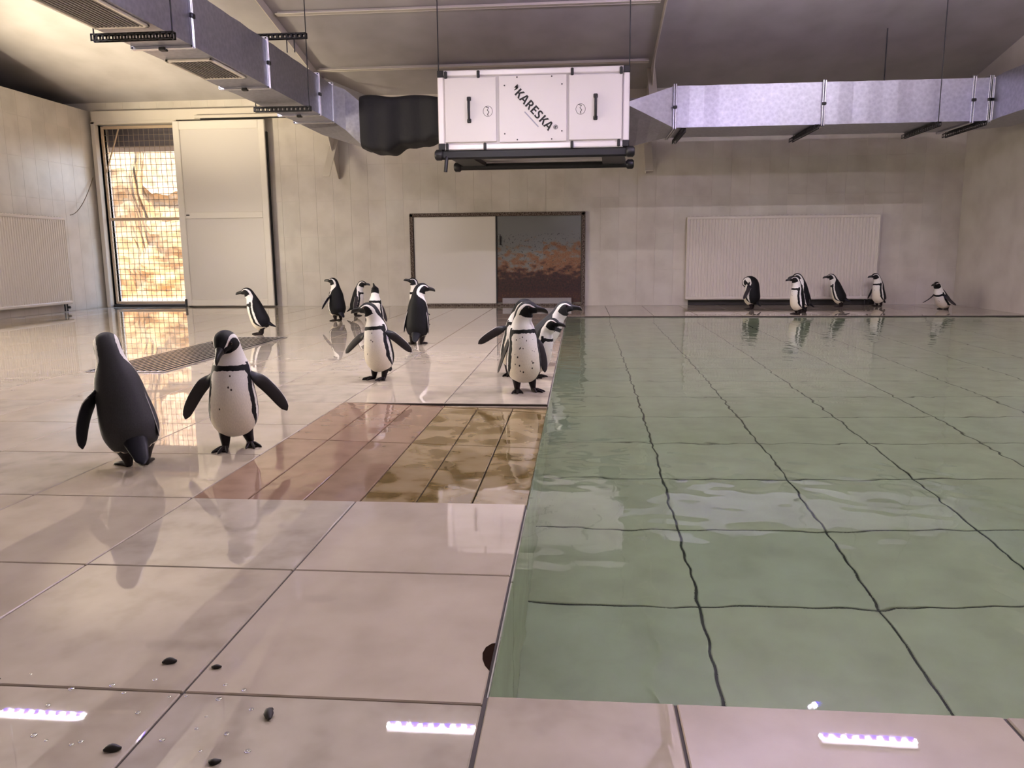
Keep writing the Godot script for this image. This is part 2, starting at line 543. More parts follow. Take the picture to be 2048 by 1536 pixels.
	slab(wb, "bed", dx0, dx1, dy1, 3.6, ZB - 0.25, ZB - 0.003, M.wall_grout)
	for i in 48:
		var a: float = XL + i * 0.2959
		var b: float = minf(a + 0.2959, XR)
		if b - a < 0.03: continue
		for k in 6:
			var lo: float = k * 0.585
			var hi: float = minf(lo + 0.585, 3.46)
			if a < dx1 and b > dx0:
				if hi <= dy1: continue
				lo = maxf(lo, dy1)
			if hi - lo < 0.03: continue
			tile(wb, "tile", Vector3(b - a - 0.003, hi - lo - 0.003, 0.012), Vector3((a + b) / 2, (lo + hi) / 2, ZB - 0.006), M["wall_tile_%d" % (rng.randi() % 3)], 0.0008)
	var wleft := tag(base("wall_left"), "white tiled left wall behind the radiator", "", "", "structure") as Node3D
	slab(wleft, "bed", XL - 0.25, XL - 0.003, -0.3, 3.28, ZB, 3.0, M.wall_grout)
	for i in 14:
		for k in 6:
			var lo: float = k * 0.585
			var hi: float = minf(lo + 0.585, 3.28)
			if hi - lo < 0.03: continue
			tile(wleft, "tile", Vector3(0.012, hi - lo - 0.002, 0.2939), Vector3(XL - 0.006, (lo + hi) / 2, ZB + (i + 0.5) * 0.2959), M["wall_tile_%d" % (rng.randi() % 3)], 0.0008)
	# the roof reaches past it; a gable closes the gap further out
	tag(slab(null, "wall_gable", -9.9, -9.7, 2.9, 6.6, ZB - 0.4, 3.2, M.gable_shade), "gable outside the left wall, coloured dark for the shade under the roof", "", "", "structure")  # dark colour of gable and ledge stands for the unlit gap
	tag(slab(null, "trim_2", -9.8, XL - 0.2, 2.9, 3.15, ZB - 0.2, 3.2, M.gable_shade), "ledge behind the top of the left wall, coloured dark as shade", "", "", "structure")
	tag(slab(null, "wall_right", XR, XR + 0.25, -0.9, 6.6, ZB - 0.2, 3.0, M.wall_paint), "plain white right wall beside the pool", "", "", "structure")
	tag(slab(null, "wall_front", -9.9, XR + 0.3, -0.9, 6.8, 3.0, 3.2, M.wall_paint), "wall behind the camera", "", "", "structure")
	# roof: two slopes meeting over the camera's end of the room
	var ce := tag(base("ceiling"), "sloping pale sheet roof", "", "", "structure") as Node3D
	var rf := MB.new()
	var zr := -3.6
	var poly := PackedVector2Array([Vector2(-ZB + 0.4, roof_y(ZB - 0.4)), Vector2(-zr, roof_y(zr)), Vector2(-3.4, roof_y(-10.2)), Vector2(-3.4, roof_y(-10.2) + 0.1), Vector2(-zr, roof_y(zr) + 0.1), Vector2(-ZB + 0.4, roof_y(ZB - 0.4) + 0.1)])
	rf.prism(poly, -9.9, XR + 0.4, Transform3D(Basis(Vector3.FORWARD, Vector3.UP, Vector3.RIGHT), Vector3.ZERO))
	make("sheet", rf, M.ceiling_sheet, ce)
	# two rafters with tapered haunches on the back wall
	for x in [-3.99, 1.045]:
		var r := tag(base("trim_3" if x < 0 else "trim_4"), "cream steel rafter with a haunch on the back wall, %s" % ("left of the dark sleeve" if x < 0 else "right of the white unit"), "", "", "structure") as Node3D
		var b := MB.new()
		var pts := PackedVector2Array([Vector2(13.0, 2.11), Vector2(12.93, 2.11), Vector2(12.3, 2.95), Vector2(11.7, 3.575), Vector2(3.6, 5.275), Vector2(3.6, 5.4), Vector2(13.0, 3.44)])
		b.prism(pts, -0.006, 0.006, Transform3D(Basis(Vector3.FORWARD, Vector3.UP, Vector3.RIGHT), Vector3(x, 0, 0)))
		make("web", b, M.cream_steel, r)
		var fl2 := MB.new()
		var q := [Vector2(12.99, 2.09), Vector2(12.3, 2.93), Vector2(11.7, 3.56), Vector2(3.6, 5.26)]
		for i in 3:
			var m2: Vector2 = (q[i] + q[i + 1]) / 2
			var d2: Vector2 = q[i + 1] - q[i]
			fl2.box(Vector3(x, m2.y, -m2.x), Vector3(0.12, 0.012, d2.length() + 0.012), 0.002, Basis(Vector3.RIGHT, -atan2(d2.y, -d2.x) * -1.0))
		make("flange", fl2, M.cream_steel, r)
	# purlins
	var pn := 5
	for z in [-10.35, -11.95]:
		var p := MB.new()
		var y := roof_y(z)
		p.box(Vector3(-1.47, y - 0.055, z), Vector3(4.9, 0.012, 0.09), 0.002)
		p.box(Vector3(-1.47, y - 0.02, z - 0.04), Vector3(4.9, 0.09, 0.01), 0.002)
		tag(make("trim_%d" % pn, p, M.cream_steel), "thin cream roof purlin running across under the roof", "", "", "structure")
		pn += 1
	tag(make("shade_strip_back", bx(Vector3(3.25, 0.042, ZB + 0.012), Vector3(2.95, 0.08, 0.02), 0.003), M.strip_shade), "dark strip standing for the shadow gap under the back radiator", "", "", "structure")  # shade below the radiator, put in as a dark strip
	var vt := MB.new()
	vt.box(Vector3(-6.2, 3.185, ZB + 0.05), Vector3(3.95, 0.17, 0.1), 0.008)
	tag(make("trim_1", vt, M.cream_steel), "pale box cover over the sliding door rail", "", "", "structure")

# ------------------------------------------------------------------ outside the gate
func outside() -> void:
	var gr := MB.new()
	gr.box(Vector3(-4, -0.16, ZB - 9.5), Vector3(30, 0.3, 18.5))
	tag(make("ground_outside", gr, M.sand), "sandy ground outside the gate", "", "", "structure")
	var f := FastNoiseLite.new()
	f.seed = 5; f.frequency = 0.55; f.fractal_octaves = 5
	var rock := MB.new()
	var nx := 90
	var ny := 50
	var grid := []
	for j in ny + 1:
		var row := PackedVector3Array()
		for i in nx + 1:
			var x := lerpf(-14.0, -4.0, float(i) / nx)
			var top: float = 2.2 + 2.6 * smoothstep(-9.25, -9.75, x) + 0.12 * f.get_noise_2d(x * 3.0, 9.0)
			var t := float(j) / ny
			var y: float = -0.1 + minf(t * 1.25, 1.0) * (top + 0.1)
			var z: float = ZB - 3.0 - maxf(0, t - 0.8) * 8.0 - y * 0.22 + 0.5 * f.get_noise_3d(x, y * 1.3, 0.0)
			row.append(Vector3(x, y + (0.15 * f.get_noise_2d(x * 2.0, z) if t > 0.8 else 0.0), z))
		grid.append(row)
	for j in ny:
		for i in nx:
			rock.quad(grid[j][i], grid[j][i + 1], grid[j + 1][i + 1], grid[j + 1][i])
	tag(make("rock_face", rock, M.rock), "sunlit sandy rock face seen through the wire gate", "rock")
	tag(slab(null, "trim_8", -10.5, -4.0, 2.74, 3.9, ZB - 0.95, ZB - 0.26, M.eave), "grey eave outside above the gate", "", "", "structure")

# ------------------------------------------------------------------ gate, door, hatch, radiators
func gate_and_door() -> void:
	var fr := tag(base("door_1"), "cream steel frame of the gateway in the back wall", "", "", "structure") as Node3D
	var b := MB.new()
	b.box(Vector3(-8.165, 1.55, ZB - 0.06), Vector3(0.07, 3.1, 0.32), 0.006)
	b.box(Vector3(-6.73, 1.55, ZB - 0.06), Vector3(0.05, 3.1, 0.3), 0.006)
	b.box(Vector3(-7.45, 3.085, ZB - 0.06), Vector3(1.5, 0.05, 0.32), 0.006)
	make("frame", b, M.cream_steel, fr)
	make("sill", bx(Vector3(-7.44, 0.02, ZB - 0.1), Vector3(1.38, 0.04, 0.24), 0.006), M.dark_steel, fr)
	var g := base("wire_gate", Vector3(-7.44, 0.05, ZB - 0.03))
	tag(g, "wire mesh gate in the left corner with daylight behind it", "gate")
	var f := MB.new()
	var w := 1.32
	var h := 2.99
	for sx in [-1, 1]: f.box(Vector3(sx * (w / 2 - 0.02), h / 2, 0), Vector3(0.04, h, 0.04), 0.006)
	for y in [0.02, 1.45, h - 0.02]: f.box(Vector3(0, y, 0), Vector3(w - 0.08, 0.045, 0.04), 0.006)
	make("frame", f, M.gate_steel, g)
	for part in [[0.05, 1.42], [1.48, h - 0.05]]:
		var m := MB.new()
		var nx := 14
		for i in range(1, nx):
			var x := -w / 2 + 0.03 + (w - 0.06) * i / nx
			m.tube([Vector3(x, part[0], 0.004), Vector3(x, part[1], 0.004)], 0.0042, 5)
		var ny := 15
		for i in range(1, ny):
			var y: float = lerpf(part[0], part[1], float(i) / ny)
			m.tube([Vector3(-w / 2 + 0.03, y, -0.003), Vector3(w / 2 - 0.03, y, -0.003)], 0.0042, 5)
		make("wire_mesh", m, M.wire, g).set_meta("kind", "stuff")
	var br := MB.new()
	br.tube([Vector3(-0.62, 2.22, 0.025), Vector3(-0.33, 2.95, 0.025)], 0.012, 6)
	make("brace", br, M.gate_steel, g)
	# white sliding door
	var d := base("sliding_door", Vector3(-5.955, 0.0, ZB + 0.13))
	tag(d, "tall white sliding door of two flat panels beside the wire gate", "door")
	var s := MB.new()
	var dw := 1.57
	for sx in [-1, 1]: s.box(Vector3(sx * (dw / 2 - 0.055), 1.545, 0), Vector3(0.11, 3.05, 0.06), 0.008)
	for yy in [[0.075, 0.11], [1.54, 0.11], [3.0, 0.14]]: s.box(Vector3(0, yy[0], 0), Vector3(dw - 0.22, yy[1], 0.06), 0.008)
	make("frame", s, M.white_steel, d)
	make("panel", bx(Vector3(0, 0.81, -0.008), Vector3(dw - 0.21, 1.37, 0.03), 0.004), M.white_panel, d)
	make("panel", bx(Vector3(0, 2.26, -0.008), Vector3(dw - 0.21, 1.35, 0.03), 0.004), M.white_panel, d)
	make("edge_seal", bx(Vector3(dw / 2 + 0.012, 1.45, -0.03), Vector3(0.024, 2.86, 0.05), 0.006), M.rubber, d)
	var wh := MB.new()
	wh.box(Vector3(-dw / 2 + 0.02, 0.07, 0.045), Vector3(0.035, 0.14, 0.03), 0.006)
	make("roller", wh, M.dark_steel, d)
	make("latch", bx(Vector3(-dw / 2 + 0.16, 1.545, 0.035), Vector3(0.06, 0.02, 0.015), 0.005), M.dark_steel, d)
	var rl := base("door_rail", Vector3(-5.0, 3.13, ZB + 0.14))
	tag(rl, "grey steel rail above the white sliding door", "rail")
	make("channel", bx(Vector3.ZERO, Vector3(2.7, 0.05, 0.05), 0.006), M.cream_steel, rl)
	make("slot", bx(Vector3(0, -0.035, 0), Vector3(2.5, 0.02, 0.03), 0.003), M.rubber, rl)
	# cable between gate and radiator
	var cb := MB.new()
	var path := []
	for i in 13:
		var t := i / 12.0
		path.append(Vector3(lerpf(XL + 0.11, XL + 0.03, t), 1.53 + 0.66 * pow(t, 1.7), lerpf(-12.05, ZB + 0.13, t)))
	cb.tube(path, 0.006, 6)
	tag(make("cable", cb, M.rope_brown), "thin brown cable sagging from the gate frame to the left radiator", "cable")

func hatch() -> void:
	var h := base("hatch", Vector3(-1.365, 0.0, ZB + 0.012))
	tag(h, "wide low hatch in the back wall, left leaf white, right leaf rusty", "hatch")
	var f := MB.new()
	f.box(Vector3(-1.425, 0.77, 0.02), Vector3(0.06, 1.5, 0.06), 0.005)
	f.box(Vector3(1.425, 0.77, 0.02), Vector3(0.06, 1.5, 0.06), 0.005)
	f.box(Vector3(0, 1.50, 0.02), Vector3(2.9, 0.06, 0.06), 0.005)
	f.box(Vector3(0, 0.02, 0.02), Vector3(2.9, 0.04, 0.05), 0.005)
	make("frame", f, M.rust_frame, h)
	make("white_leaf", bx(Vector3(-0.705, 0.755, 0.01), Vector3(1.37, 1.43, 0.02), 0.004), M.white_panel, h)
	var img := Image.create(256, 256, false, Image.FORMAT_RGB8)
	var n := FastNoiseLite.new()
	n.seed = 8; n.frequency = 0.03; n.fractal_octaves = 5
	for y in 256:
		for x in 256:
			var t := y / 255.0
			var k := n.get_noise_2d(x * 1.0, y * 1.6)
			var k2 := n.get_noise_2d(x * 4.0 + 500, y * 4.0)
			var grey := Color(0.42, 0.43, 0.43)
			var rust: float = smoothstep(0.30, 0.62, t + k * 0.35 + (0.10 if x > 140 and t > 0.3 else -0.04))
			var deep: float = smoothstep(0.56, 0.72, t + k * 0.18)
			var c := grey.lerp(Color(0.47, 0.33, 0.22).lightened(0.12 * k2), rust)
			c = c.lerp(Color(0.24, 0.105, 0.075).darkened(clampf(0.5 * k2 + 0.25, 0.0, 0.7)), deep)
			if t > 0.86: c = c.lerp(Color(0.42, 0.25, 0.12), clampf(k2 * 2.0, 0, 0.8) * smoothstep(0.86, 0.9, t))
			if k2 > 0.42 and t > 0.2: c = c.darkened(0.5)
			img.set_pixel(x, y, c)
	var rm := mat("rusty_sheet", Color.WHITE, 0.6)
	rm.albedo_texture = ImageTexture.create_from_image(img)
	var leaf := MB.new()
	leaf.quad(Vector3(0, 0.06, 0.022), Vector3(1.385, 0.06, 0.022), Vector3(1.385, 1.47, 0.022), Vector3(0, 1.47, 0.022))
	leaf.quad(Vector3(0, 0.06, 0.0), Vector3(0, 0.06, 0.022), Vector3(0, 1.47, 0.022), Vector3(0, 1.47, 0.0))
	make("rusty_leaf", leaf, rm, h)
	make("stile", bx(Vector3(-0.008, 0.76, 0.022), Vector3(0.022, 1.44, 0.03), 0.004), M.dark_steel, h)
	make("handle", bx(Vector3(0.055, 1.08, 0.035), Vector3(0.02, 0.16, 0.02), 0.006), M.dark_steel, h)
	make("kick_strip", bx(Vector3(0.66, 0.085, 0.04), Vector3(1.15, 0.10, 0.02), 0.004), M.bright_zinc, h)

func radiator(label: String, at: Vector3, turn: float, w: float, hgt: float, y0: float) -> void:
	var r := base("radiator", at, turn)
	tag(r, label, "radiator", "ribbed white radiators")
	var n := roundi(w / 0.05)
	var b := MB.new()
	var p := w / n
	# corrugated front sheet, swept upwards
	var prof := []
	for i in n:
		var x := -w / 2 + i * p
		prof.append_array([Vector2(x + p * 0.10, 0.088), Vector2(x + p * 0.26, 0.102), Vector2(x + p * 0.70, 0.102), Vector2(x + p * 0.86, 0.088)])
	for i in prof.size() - 1:
		var a: Vector2 = prof[i]
		var c: Vector2 = prof[i + 1]
		b.quad(Vector3(a.x, y0 + 0.05, a.y), Vector3(c.x, y0 + 0.05, c.y), Vector3(c.x, y0 + hgt - 0.05, c.y), Vector3(a.x, y0 + hgt - 0.05, a.y))
	b.box(Vector3(0, y0 + hgt / 2, 0.06), Vector3(w, hgt - 0.02, 0.05), 0.008)
	make("front_sheet", b, M.radiator_white, r)
	var rim := MB.new()
	rim.box(Vector3(0, y0 + hgt - 0.03, 0.075), Vector3(w, 0.05, 0.07), 0.012)
	rim.box(Vector3(0, y0 + 0.03, 0.075), Vector3(w, 0.05, 0.07), 0.012)
	make("rim", rim, M.radiator_white, r)
	for s in [-1, 1]: make("side_cover", bx(Vector3(s * (w / 2 - 0.006), y0 + hgt / 2, 0.06), Vector3(0.014, hgt - 0.03, 0.10), 0.004), M.radiator_white, r)
	var gr := MB.new()
	for i in 40: gr.box(Vector3(lerpf(-w / 2 + 0.05, w / 2 - 0.05, i / 39.0), y0 + hgt - 0.002, 0.05), Vector3(0.02, 0.008, 0.07))
	make("top_grille", gr, M.white_steel, r).set_meta("kind", "stuff")
	for s in [-0.36, 0.36]:
		make("bracket", bx(Vector3(s * w, y0 + hgt / 2, 0.018), Vector3(0.05, hgt * 0.8, 0.036), 0.004), M.dark_steel, r)
	var v := MB.new()
	v.tube([Vector3(w / 2 - 0.08, y0 + 0.03, 0.06), Vector3(w / 2 - 0.08, 0.01, 0.06)], 0.012, 8)
	v.tube([Vector3(w / 2 - 0.14, y0 + 0.03, 0.06), Vector3(w / 2 - 0.14, 0.01, 0.06)], 0.012, 8)
	v.tube([Vector3(w / 2 - 0.08, 0.07, 0.06), Vector3(w / 2 - 0.08, 0.07, 0.11)], 0.02, 8)
	make("pipe", v, M.dark_steel, r)

func radiators() -> void:
	radiator("wide ribbed white radiator on the back wall right of the rusty hatch", Vector3(3.21, 0, ZB + 0.006), 0.0, 2.98, 1.34, 0.09)
	radiator("tall ribbed white radiator on the left wall beside the wire gate", Vector3(XL + 0.006, 0, -10.55), PI / 2, 2.7, 1.37, 0.12)

# ------------------------------------------------------------------ sheet-metal ducts
func metal_run(b: MB, a: Array, e: Array, n: int) -> void:
	# four-cornered duct from ring a to ring e; shallow creases across the sheets
	var prev := a
	for i in range(1, n + 1):
		var t := float(i) / n
		var ring := []
		var mid := Vector3.ZERO
		for k in 4: mid += a[k].lerp(e[k], t) * 0.25
		var s := 0.0 if i == n else (0.002 if i % 2 else -0.0015) + rng.randf_range(-0.0025, 0.0025)
		for k in 4:
			var p: Vector3 = a[k].lerp(e[k], t)
			ring.append(p + (p - mid).normalized() * s)
		for k in 4:
			var k2 := (k + 1) % 4
			b.quad(prev[k], prev[k2], ring[k2], ring[k])
		prev = ring

func flange_ring(b: MB, ring: Array, along: Vector3, w := 0.035, proud := 0.028) -> void:
	for k in 4:
		var p: Vector3 = ring[k]
		var q: Vector3 = ring[(k + 1) % 4]
		var d := (q - p).normalized()
		var out := d.cross(along).normalized()
		var mid := (p + q) / 2.0
		var c: Vector3 = (ring[0] + ring[1] + ring[2] + ring[3]) / 4.0
		if out.dot(mid - c) < 0: out = -out
		var bs := Basis(d, out, d.cross(out))
		for s in [-1, 1]:
			b.box(mid + out * proud / 2 + along.normalized() * s * w * 0.34, Vector3((q - p).length() + proud * 1.6, proud, w * 0.45), 0.004, bs)

func strut(label: String, a: Vector3, e: Vector3, rods: Array) -> void:
	var t := base("support_channel", (a + e) / 2)
	tag(t, label, "bracket", "perforated channels carrying the ducts")
	var b := MB.new()
	var d := (e - a)
	var l := d.length()
	var bs := Basis(d.normalized(), Vector3.UP, d.normalized().cross(Vector3.UP))
	var n := maxi(3, roundi(l / 0.052))
	for s in [-1, 1]:
		for yy in [-0.022, 0.022]: b.box(bs * Vector3(0, yy, s * 0.024), Vector3(l, 0.012, 0.003), 0.0, bs)
		for i in n + 1: b.box(bs * Vector3(clampf(-l / 2 + l * i / n, -l / 2 + 0.008, l / 2 - 0.008), 0.0, s * 0.024), Vector3(0.016, 0.05, 0.003), 0.0, bs)
	b.box(bs * Vector3(0, 0.027, 0), Vector3(l, 0.003, 0.05), 0.0, bs)
	make("channel", b, M.dark_steel, t)
	for r in rods:
		var rb := MB.new()
		var off: float = r[0]
		rb.tube([bs * Vector3(off, -0.03, 0), bs * Vector3(off, 0, 0) + Vector3(0, r[1], 0)], 0.006, 6)
		make("rod", rb, M.dark_steel, t)

func rect(x0: float, x1: float, y0: float, y1: float, z: float) -> Array:
	return [Vector3(x0, y0, z), Vector3(x0, y1, z), Vector3(x1, y1, z), Vector3(x1, y0, z)]

func rectx(z0: float, z1: float, y0: float, y1: float, x: float) -> Array:
	return [Vector3(x, y0, z0), Vector3(x, y1, z0), Vector3(x, y1, z1), Vector3(x, y0, z1)]

func ducts() -> void:
	# left run, coming from behind the camera
	var L := base("air_duct")
	tag(L, "galvanized square duct running forward along the left with grilles underneath", "duct", "sheet metal ducts")
	var zs := [2.0, -0.15, -1.77, -3.38, -5.0, -6.62, -8.24, -9.85, -10.4]
	for i in zs.size() - 1:
		var b := MB.new()
		var a: float = zs[i]
		var e: float = zs[i + 1]
		# ring order so that faces look outward when running towards -z
		metal_run(b, rect(-3.75, -3.25, 2.6, 3.06, a), rect(-3.75, -3.25, 2.6, 3.06, e), maxi(2, roundi((a - e) / 0.2)))
		make("duct_section", b, M.galvanized, L)
		if i:
			var f := MB.new()
			flange_ring(f, rect(-3.75, -3.25, 2.6, 3.06, a), Vector3.FORWARD)
			make("flange", f, M.bright_zinc, L)
			make("clip", bx(Vector3(-3.225, 2.83, a), Vector3(0.03, 0.04, 0.06), 0.006), M.black_steel, L)
			make("clip", bx(Vector3(-3.5, 2.575, a), Vector3(0.06, 0.03, 0.06), 0.006), M.black_steel, L)
	var f4 := MB.new()
	flange_ring(f4, rect(-3.75, -3.25, 2.6, 3.06, -10.4), Vector3.FORWARD)
	make("flange", f4, M.bright_zinc, L)
	for z in [[-5.15, -6.03], [-7.05, -7.78], [-2.0, -2.9]]:
		var v := Node3D.new()
		v.name = "vent"
		L.add_child(v, true)
		var zc: float = (z[0] + z[1]) / 2
		var zl: float = z[0] - z[1]
		var fr := MB.new()
		for s in [-1, 1]:
			fr.box(Vector3(-3.5 + s * 0.205, 2.59, zc), Vector3(0.03, 0.022, zl), 0.005)
			fr.box(Vector3(-3.5, 2.59, zc + s * (zl / 2 - 0.015)), Vector3(0.44, 0.022, 0.03), 0.005)
		make("vent_frame", fr, M.cream_steel, v)
		make("vent_back", bx(Vector3(-3.5, 2.598, zc), Vector3(0.39, 0.006, zl - 0.05)), M.vent_dark, v)
		var sl := MB.new()
		for i in 12: sl.box(Vector3(-3.675 + i * 0.032, 2.588, zc), Vector3(0.011, 0.014, zl - 0.06), 0.0, Basis(Vector3.BACK, 0.5))
		make("slats", sl, M.slat_grey, v).set_meta("kind", "stuff")
	# turning piece between the run and the black sleeve
	var tb := MB.new()
	var r0 := [Vector3(-3.75, 2.6, -10.4), Vector3(-3.75, 3.06, -10.4), Vector3(-3.25, 3.06, -10.4), Vector3(-3.25, 2.6, -10.4)]
	var r1 := [Vector3(-3.55, 2.5, -10.9), Vector3(-3.5, 3.26, -10.95), Vector3(-3.08, 3.0, -10.42), Vector3(-3.08, 2.48, -10.42)]
	var r2 := [Vector3(-2.885, 2.3, -10.98), Vector3(-2.885, 3.0, -10.98), Vector3(-2.885, 2.84, -10.4), Vector3(-2.885, 2.3, -10.4)]
	metal_run(tb, r0, r1, 2)
	metal_run(tb, r1, r2, 2)
	make("elbow", tb, M.galvanized, L)
	# right run
	var R := base("air_duct")
	tag(R, "galvanized square duct running right from the white unit and turning forward", "duct", "sheet metal ducts")
	var xs := [1.21, 3.07, 4.88, 5.07]
	for i in 3:
		var b := MB.new()
		metal_run(b, rectx(-11.5, -10.6, 2.45, 2.965, xs[i]), rectx(-11.5, -10.6, 2.45, 2.965, xs[i + 1]), maxi(1, roundi((xs[i + 1] - xs[i]) / 0.185)))
		make("duct_section", b, M.galvanized, R)
	for x in xs + [5.09]:
		var f := MB.new()
		flange_ring(f, rectx(-11.5, -10.6, 2.45, 2.965, x), Vector3.RIGHT, 0.03 if x > 5.0 else 0.04)
		make("flange", f, M.bright_zinc, R)
		make("clip", bx(Vector3(x, 2.70, -10.565), Vector3(0.055, 0.035, 0.03), 0.006), M.black_steel, R)
	# funnel from the unit's side into the run
	var fb := MB.new()
	metal_run(fb, [Vector3(0.60, 2.26, -10.98), Vector3(0.60, 2.9, -10.98), Vector3(0.60, 2.74, -10.35), Vector3(0.60, 2.70, -10.35)], rectx(-11.5, -10.6, 2.45, 2.965, 1.2), 4)
	make("funnel", fb, M.galvanized, R)
	var eb := MB.new()
	metal_run(eb, rectx(-11.5, -10.6, 2.45, 2.965, 5.09), [Vector3(5.62, 2.45, -11.1), Vector3(5.62, 2.965, -11.1), Vector3(5.12, 2.965, -10.57), Vector3(5.12, 2.45, -10.57)], 1)
	var rr := [Vector3(5.62, 2.45, -10.35), Vector3(5.62, 2.965, -10.35), Vector3(5.09, 2.965, -10.35), Vector3(5.09, 2.45, -10.35)]
	metal_run(eb, [Vector3(5.62, 2.45, -11.1), Vector3(5.62, 2.965, -11.1), Vector3(5.12, 2.965, -10.57), Vector3(5.12, 2.45, -10.57)], rr, 1)
	make("elbow", eb, M.galvanized, R)
	var zz := [-10.35, -8.75, -7.15, -5.5, -3.9, -2.3, -0.5, 2.0]
	for i in zz.size() - 1:
		var b := MB.new()
		var p := []
		var q := []
		for k in 4:
			p.append(Vector3(rr[k].x, rr[k].y, zz[i]))
			q.append(Vector3(rr[k].x, rr[k].y, zz[i + 1]))
		metal_run(b, p, q, 8)
		make("duct_section", b, M.galvanized, R)
		if i:
			var f := MB.new()
			flange_ring(f, p, Vector3.FORWARD)
			make("flange", f, M.bright_zinc, R)
	# hangers
	strut("black perforated channel under the left duct between its two grilles", Vector3(-3.80, 2.54, -6.11), Vector3(-3.13, 2.54, -6.11), [[-0.32, 0.1], [0.32, 1.9]])
	strut("perforated channel under the far end of the left duct above the door", Vector3(-3.80, 2.54, -9.18), Vector3(-3.12, 2.54, -9.18), [[-0.32, 0.1], [0.32, 1.6]])
	strut("short dark channel sticking out over the top of the left duct", Vector3(-3.5, 3.10, -8.30), Vector3(-2.83, 3.10, -8.30), [[0.12, -0.16], [0.2, -0.16]])
	strut("channel under the right duct nearest the white unit", Vector3(1.33, 2.41, -11.65), Vector3(1.33, 2.41, -10.55), [[-0.5, 0.5]])
	strut("channel under the middle of the right duct", Vector3(2.98, 2.41, -11.75), Vector3(2.98, 2.41, -10.5), [[-0.5, 0.5]])
	strut("channel under the right duct by its long front hanger rod", Vector3(4.46, 2.41, -11.6), Vector3(4.46, 2.41, -10.5), [[0.52, 1.5], [-0.5, 0.5]])
	strut("channel under the corner of the right duct", Vector3(5.0, 2.41, -11.6), Vector3(5.0, 2.41, -10.5), [[-0.5, 0.5]])
	var hr := MB.new()
	hr.tube([Vector3(4.03, 2.96, -11.25), Vector3(4.03, 3.75, -11.25)], 0.008, 6)
	make("hanger_rod", hr, M.dark_steel, R)

# ------------------------------------------------------------------ air handling unit
func letters(called: String, text: String, size: float, depth: float, m: Material, parent: Node, at: Vector3, turn_z: float, bold := true) -> MeshInstance3D:
	var t := TextMesh.new()
	var f := SystemFont.new()
	f.font_names = PackedStringArray(["Droid Sans"])
	f.font_weight = 700 if bold else 400
	t.font = f
	t.text = text
	t.font_size = 64
	t.pixel_size = size / 64.0
	t.depth = depth
	t.curve_step = 1.0
	var o := put(called, t, m, parent, at)
	o.rotation.z = turn_z
	return o

